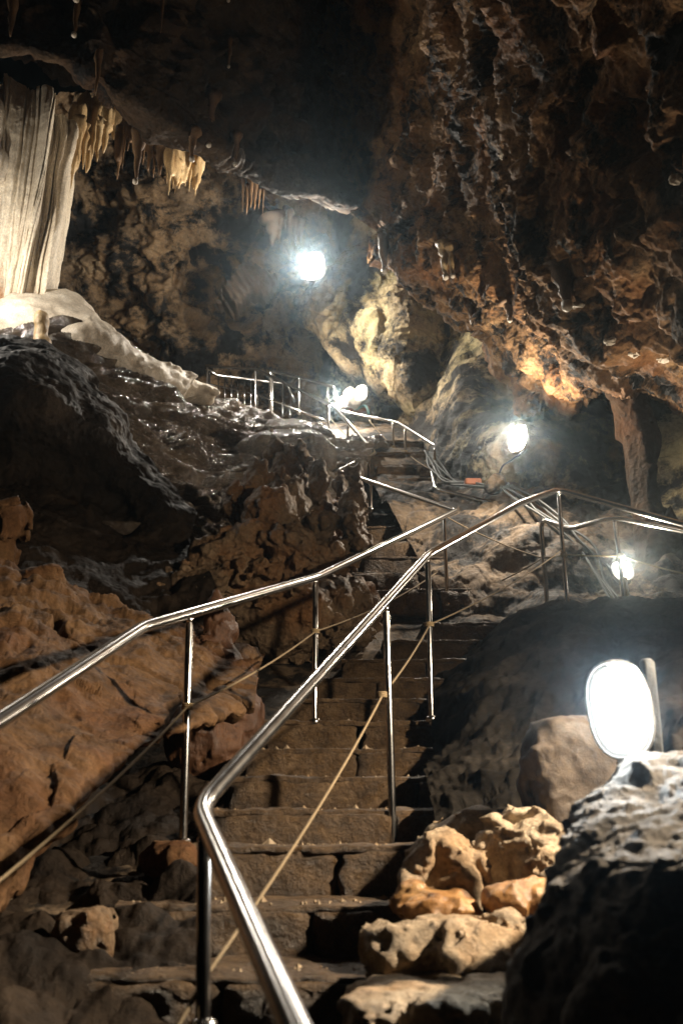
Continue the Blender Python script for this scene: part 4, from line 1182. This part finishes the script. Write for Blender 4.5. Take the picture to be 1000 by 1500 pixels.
# highest lamp
lamp('highest glaring lamp beside the hanging rock fin', P(459, 391, 12.0), (-0.35, -0.9, -0.2), 0.33, 0.31, 500, col=(1.0, 0.92, 0.80), wide=True)
# pair at the head of the stairs
lamp('lower left lamp of the pair at top of the stairs', P(500, 590, 12.6), (-0.7, -0.65, 0.3), 0.19, 0.16, 480, col=(1.0, 0.90, 0.76), wide=True)
lamp('upper right lamp of the pair at top of the stairs', P(529, 576, 12.45), (-0.3, -1, 0.1), 0.22, 0.15, 90, col=(1.0, 0.90, 0.76), wide=True)
# lamp hidden behind the dark ledge, shining up on the curtain
lamp('lamp above the dark ledge lighting the white curtain from the left edge', P(-85, 345, 8.65), (0.55, 0.8, 0.05), 0.25, 0.18, 350, col=(1.0, 0.92, 0.80), wide=True)
# lamp hidden behind the grey boulder, lighting steps and ochre rock
lamp('warm lamp right of the grey boulder lighting the lowest steps', P(1380, 520, 2.95), (-0.85, 0.05, -0.5), 0.22, 0.15, 2900, col=(1.0, 0.82, 0.60))

# stone and bits by the lamp pair
tag(solid('pale_lamp_stone', [('e', P(514, 582, 12.9), (0.11, 0.1, 0.14)), ('e', P(521, 590, 12.9), (.08, .09, .07))], 0.07, 0.018, lump(401, .04, 4, .02, 6), M['pale']), 'pale stone lit white between the pair of stair-head lamps', 'rock')
tg = thing('orange_board', P(525, 606, 13.0), 'tilted orange board below the pair of stair-head lamps', 'board')
block('board', P(526, 600, 13.0), (0.15, 0.04, 0.05), 0.0, M['orange'], tg, 3, 5, .006, 10)
tag(tube('teal_pipe', rounded_path([P(500, 600, 13.2), P(512, 604, 13.0), P(536, 592, 12.9), P(540, 606, 12.8)], .1), 0.02, M['teal'], None, 10), 'thin teal pipe curving below the orange board', 'pipe')
tag(block('orange_brick', P(692, 707, 9.55), (0.085, 0.05, 0.035), 0.1, M['orange'], None, 8, 7, .005, 9), 'orange brick on the ground under the wall lamp', 'brick')
tag(solid('cable_rock', [('e', P(722, 712, 9.3), (0.085, 0.08, 0.07)), ('e', P(730, 702, 9.3), (.06, .06, .06))], .06, .014, lump(411, .03, 5, .015, 7), M['ground']), 'small brown stone holding down the cables under the wall lamp', 'rock')

# ================================================================== CABLES
def cables(label, paths, rad, mat):
    t = thing('cable_bundle', P(*paths[0][0]), label, 'cables')
    for p in paths:
        W = np.array([P(*q) for q in p])
        W[1:-1] += RNG.normal(size=(len(W) - 2, 3)) * [.035, .03, .02]
        tube('cable', list(catmull(W, 30, 0)), rad, mat, t, 7)
    return t
cables('grey cable bundle sagging behind the kinked handrail', [[(622 + 3 * k, 660 + k, 10.6), (634 + 4 * k, 682 + k, 10.3), (652 + 4.5 * k, 704 + .6 * k, 9.9), (690, 709 + .8 * k, 9.55), (715, 712 + k, 9.3)] for k in range(5)], 0.012, M['greycable'])
cables('grey cable bundle running down the side path to the right', [[(733 + 4 * k, 714 - k, 9.2), (760 + 5 * k, 736 - 1.2 * k, 8.85), (800 + 5 * k, 768 - 2 * k, 8.5), (845 + 5 * k, 805 - 2 * k, 8.2), (868 + 7 * k, 850 - 2 * k, 8.0), (900 + 7 * k, 890 - 2 * k, 7.7)] for k in range(5)], 0.012, M['greycable'])
cables('single black cable hanging from the wall lamp', [[(762, 665, 9.25), (752, 680, 9.25), (735, 690, 9.3), (727, 703, 9.3), (735, 714, 9.25)]], 0.010, M['black'])

# white calcite patches on the low ceiling
for k, (x, y, s) in enumerate([(735, 228, .05), (990, 262, .055), (895, 500, .05), (972, 528, .045), (926, 521, .035), (826, 408, .03), (845, 448, .04), (700, 470, .02)]):
    c = pick('cave_ceiling_right', x, y)
    V, Fc = surface_nets(lambda p: ellip(p, c, (s, s * .8, s * .55)) - .018 * fbm(p, 14, 4, .6, 500 + k) - .012 * facets(p, 22, 501 + k), c - s * 1.6, c + s * 1.6, s / 9)
    mesh('calcite_patch', V, Fc, M['pale'], OVER)

# ================================================================== loose grit on the steps
def grit():
    rg = np.random.default_rng(77)
    base = [(-1, 0, 0), (1, 0, 0), (0, -1, 0), (0, 1, 0), (0, 0, -1), (0, 0, 1)]
    fac = [(0, 2, 5), (2, 1, 5), (1, 3, 5), (3, 0, 5), (2, 0, 4), (1, 2, 4), (3, 1, 4), (0, 3, 4)]
    V, Fc = [], []
    for _ in range(520):
        k = int(rg.integers(0, 7))
        xa, xb, y, D = XL[k], XR[k], STEP_Y[k], STEP_D[k]
        t = rg.beta(.6, .6)
        c = P(xa + (xb - xa) * t, y, D) + [0, rg.uniform(.03, .4), .004]
        s = rg.uniform(.004, .010) * (1 + 1.6 * (rg.random() < .12))
        o = len(V)
        for b in base:
            V.append(c + np.array(b) * s * rg.uniform(.6, 1.4, 3))
        Fc += [tuple(i + o for i in f) for f in fac]
    return tag(mesh('gravel', V, Fc, M['tan'], None, False), 'loose grit and pebbles scattered on the lower steps', 'gravel', kind='stuff')
grit()

# ================================================================== damp cave air, its scatter also standing in for lens bloom
def air():
    lo, hi = np.array([-16, -4.5, -4.0]), np.array([16, 24, 18.0])
    V = [(x, y, z) for x in (lo[0], hi[0]) for y in (lo[1], hi[1]) for z in (lo[2], hi[2])]
    Fc = [(0, 1, 3, 2), (4, 6, 7, 5), (0, 4, 5, 1), (2, 3, 7, 6), (0, 2, 6, 4), (1, 5, 7, 3)]
    m = bpy.data.materials.new('bloom_haze')
    m.use_nodes = True
    nt = m.node_tree
    nt.nodes.remove(nt.nodes['Principled BSDF'])
    v = nt.nodes.new('ShaderNodeVolumePrincipled')
    v.inputs['Color'].default_value = (0.66, 0.86, 1.0, 1)
    v.inputs['Density'].default_value = 0.0029
    v.inputs['Anisotropy'].default_value = 0.95  # strong forward scatter puts a bloom-like halo around each lamp
    nt.links.new(v.outputs[0], nt.nodes['Material Output'].inputs['Volume'])
    return tag(mesh('haze', V, Fc, m, None, False), kind='stuff')
air()
for nm, gr in (('bulkhead_lamp', 'oval lamps along the cave trail'), ('handrail', 'steel handrails of the cave trail'), ('guard_rope', 'guard ropes tied to the rail posts'),
               ('stalactite_fringe', 'stalactite fringes under the ceiling lip'), ('tan_boulder', 'tan boulders beside the lowest steps'), ('amber_rock', 'amber rocks beside the lowest steps'),
               ('flowstone_dome', 'flowstone domes below the upper landing'), ('cable_bundle', 'cables under the wall lamp'), ('stone_staircase', 'flights of stone steps')):
    for o in list(COL.objects):
        if o.parent is None and o.name.split('.')[0] == nm:
            o['group'] = gr
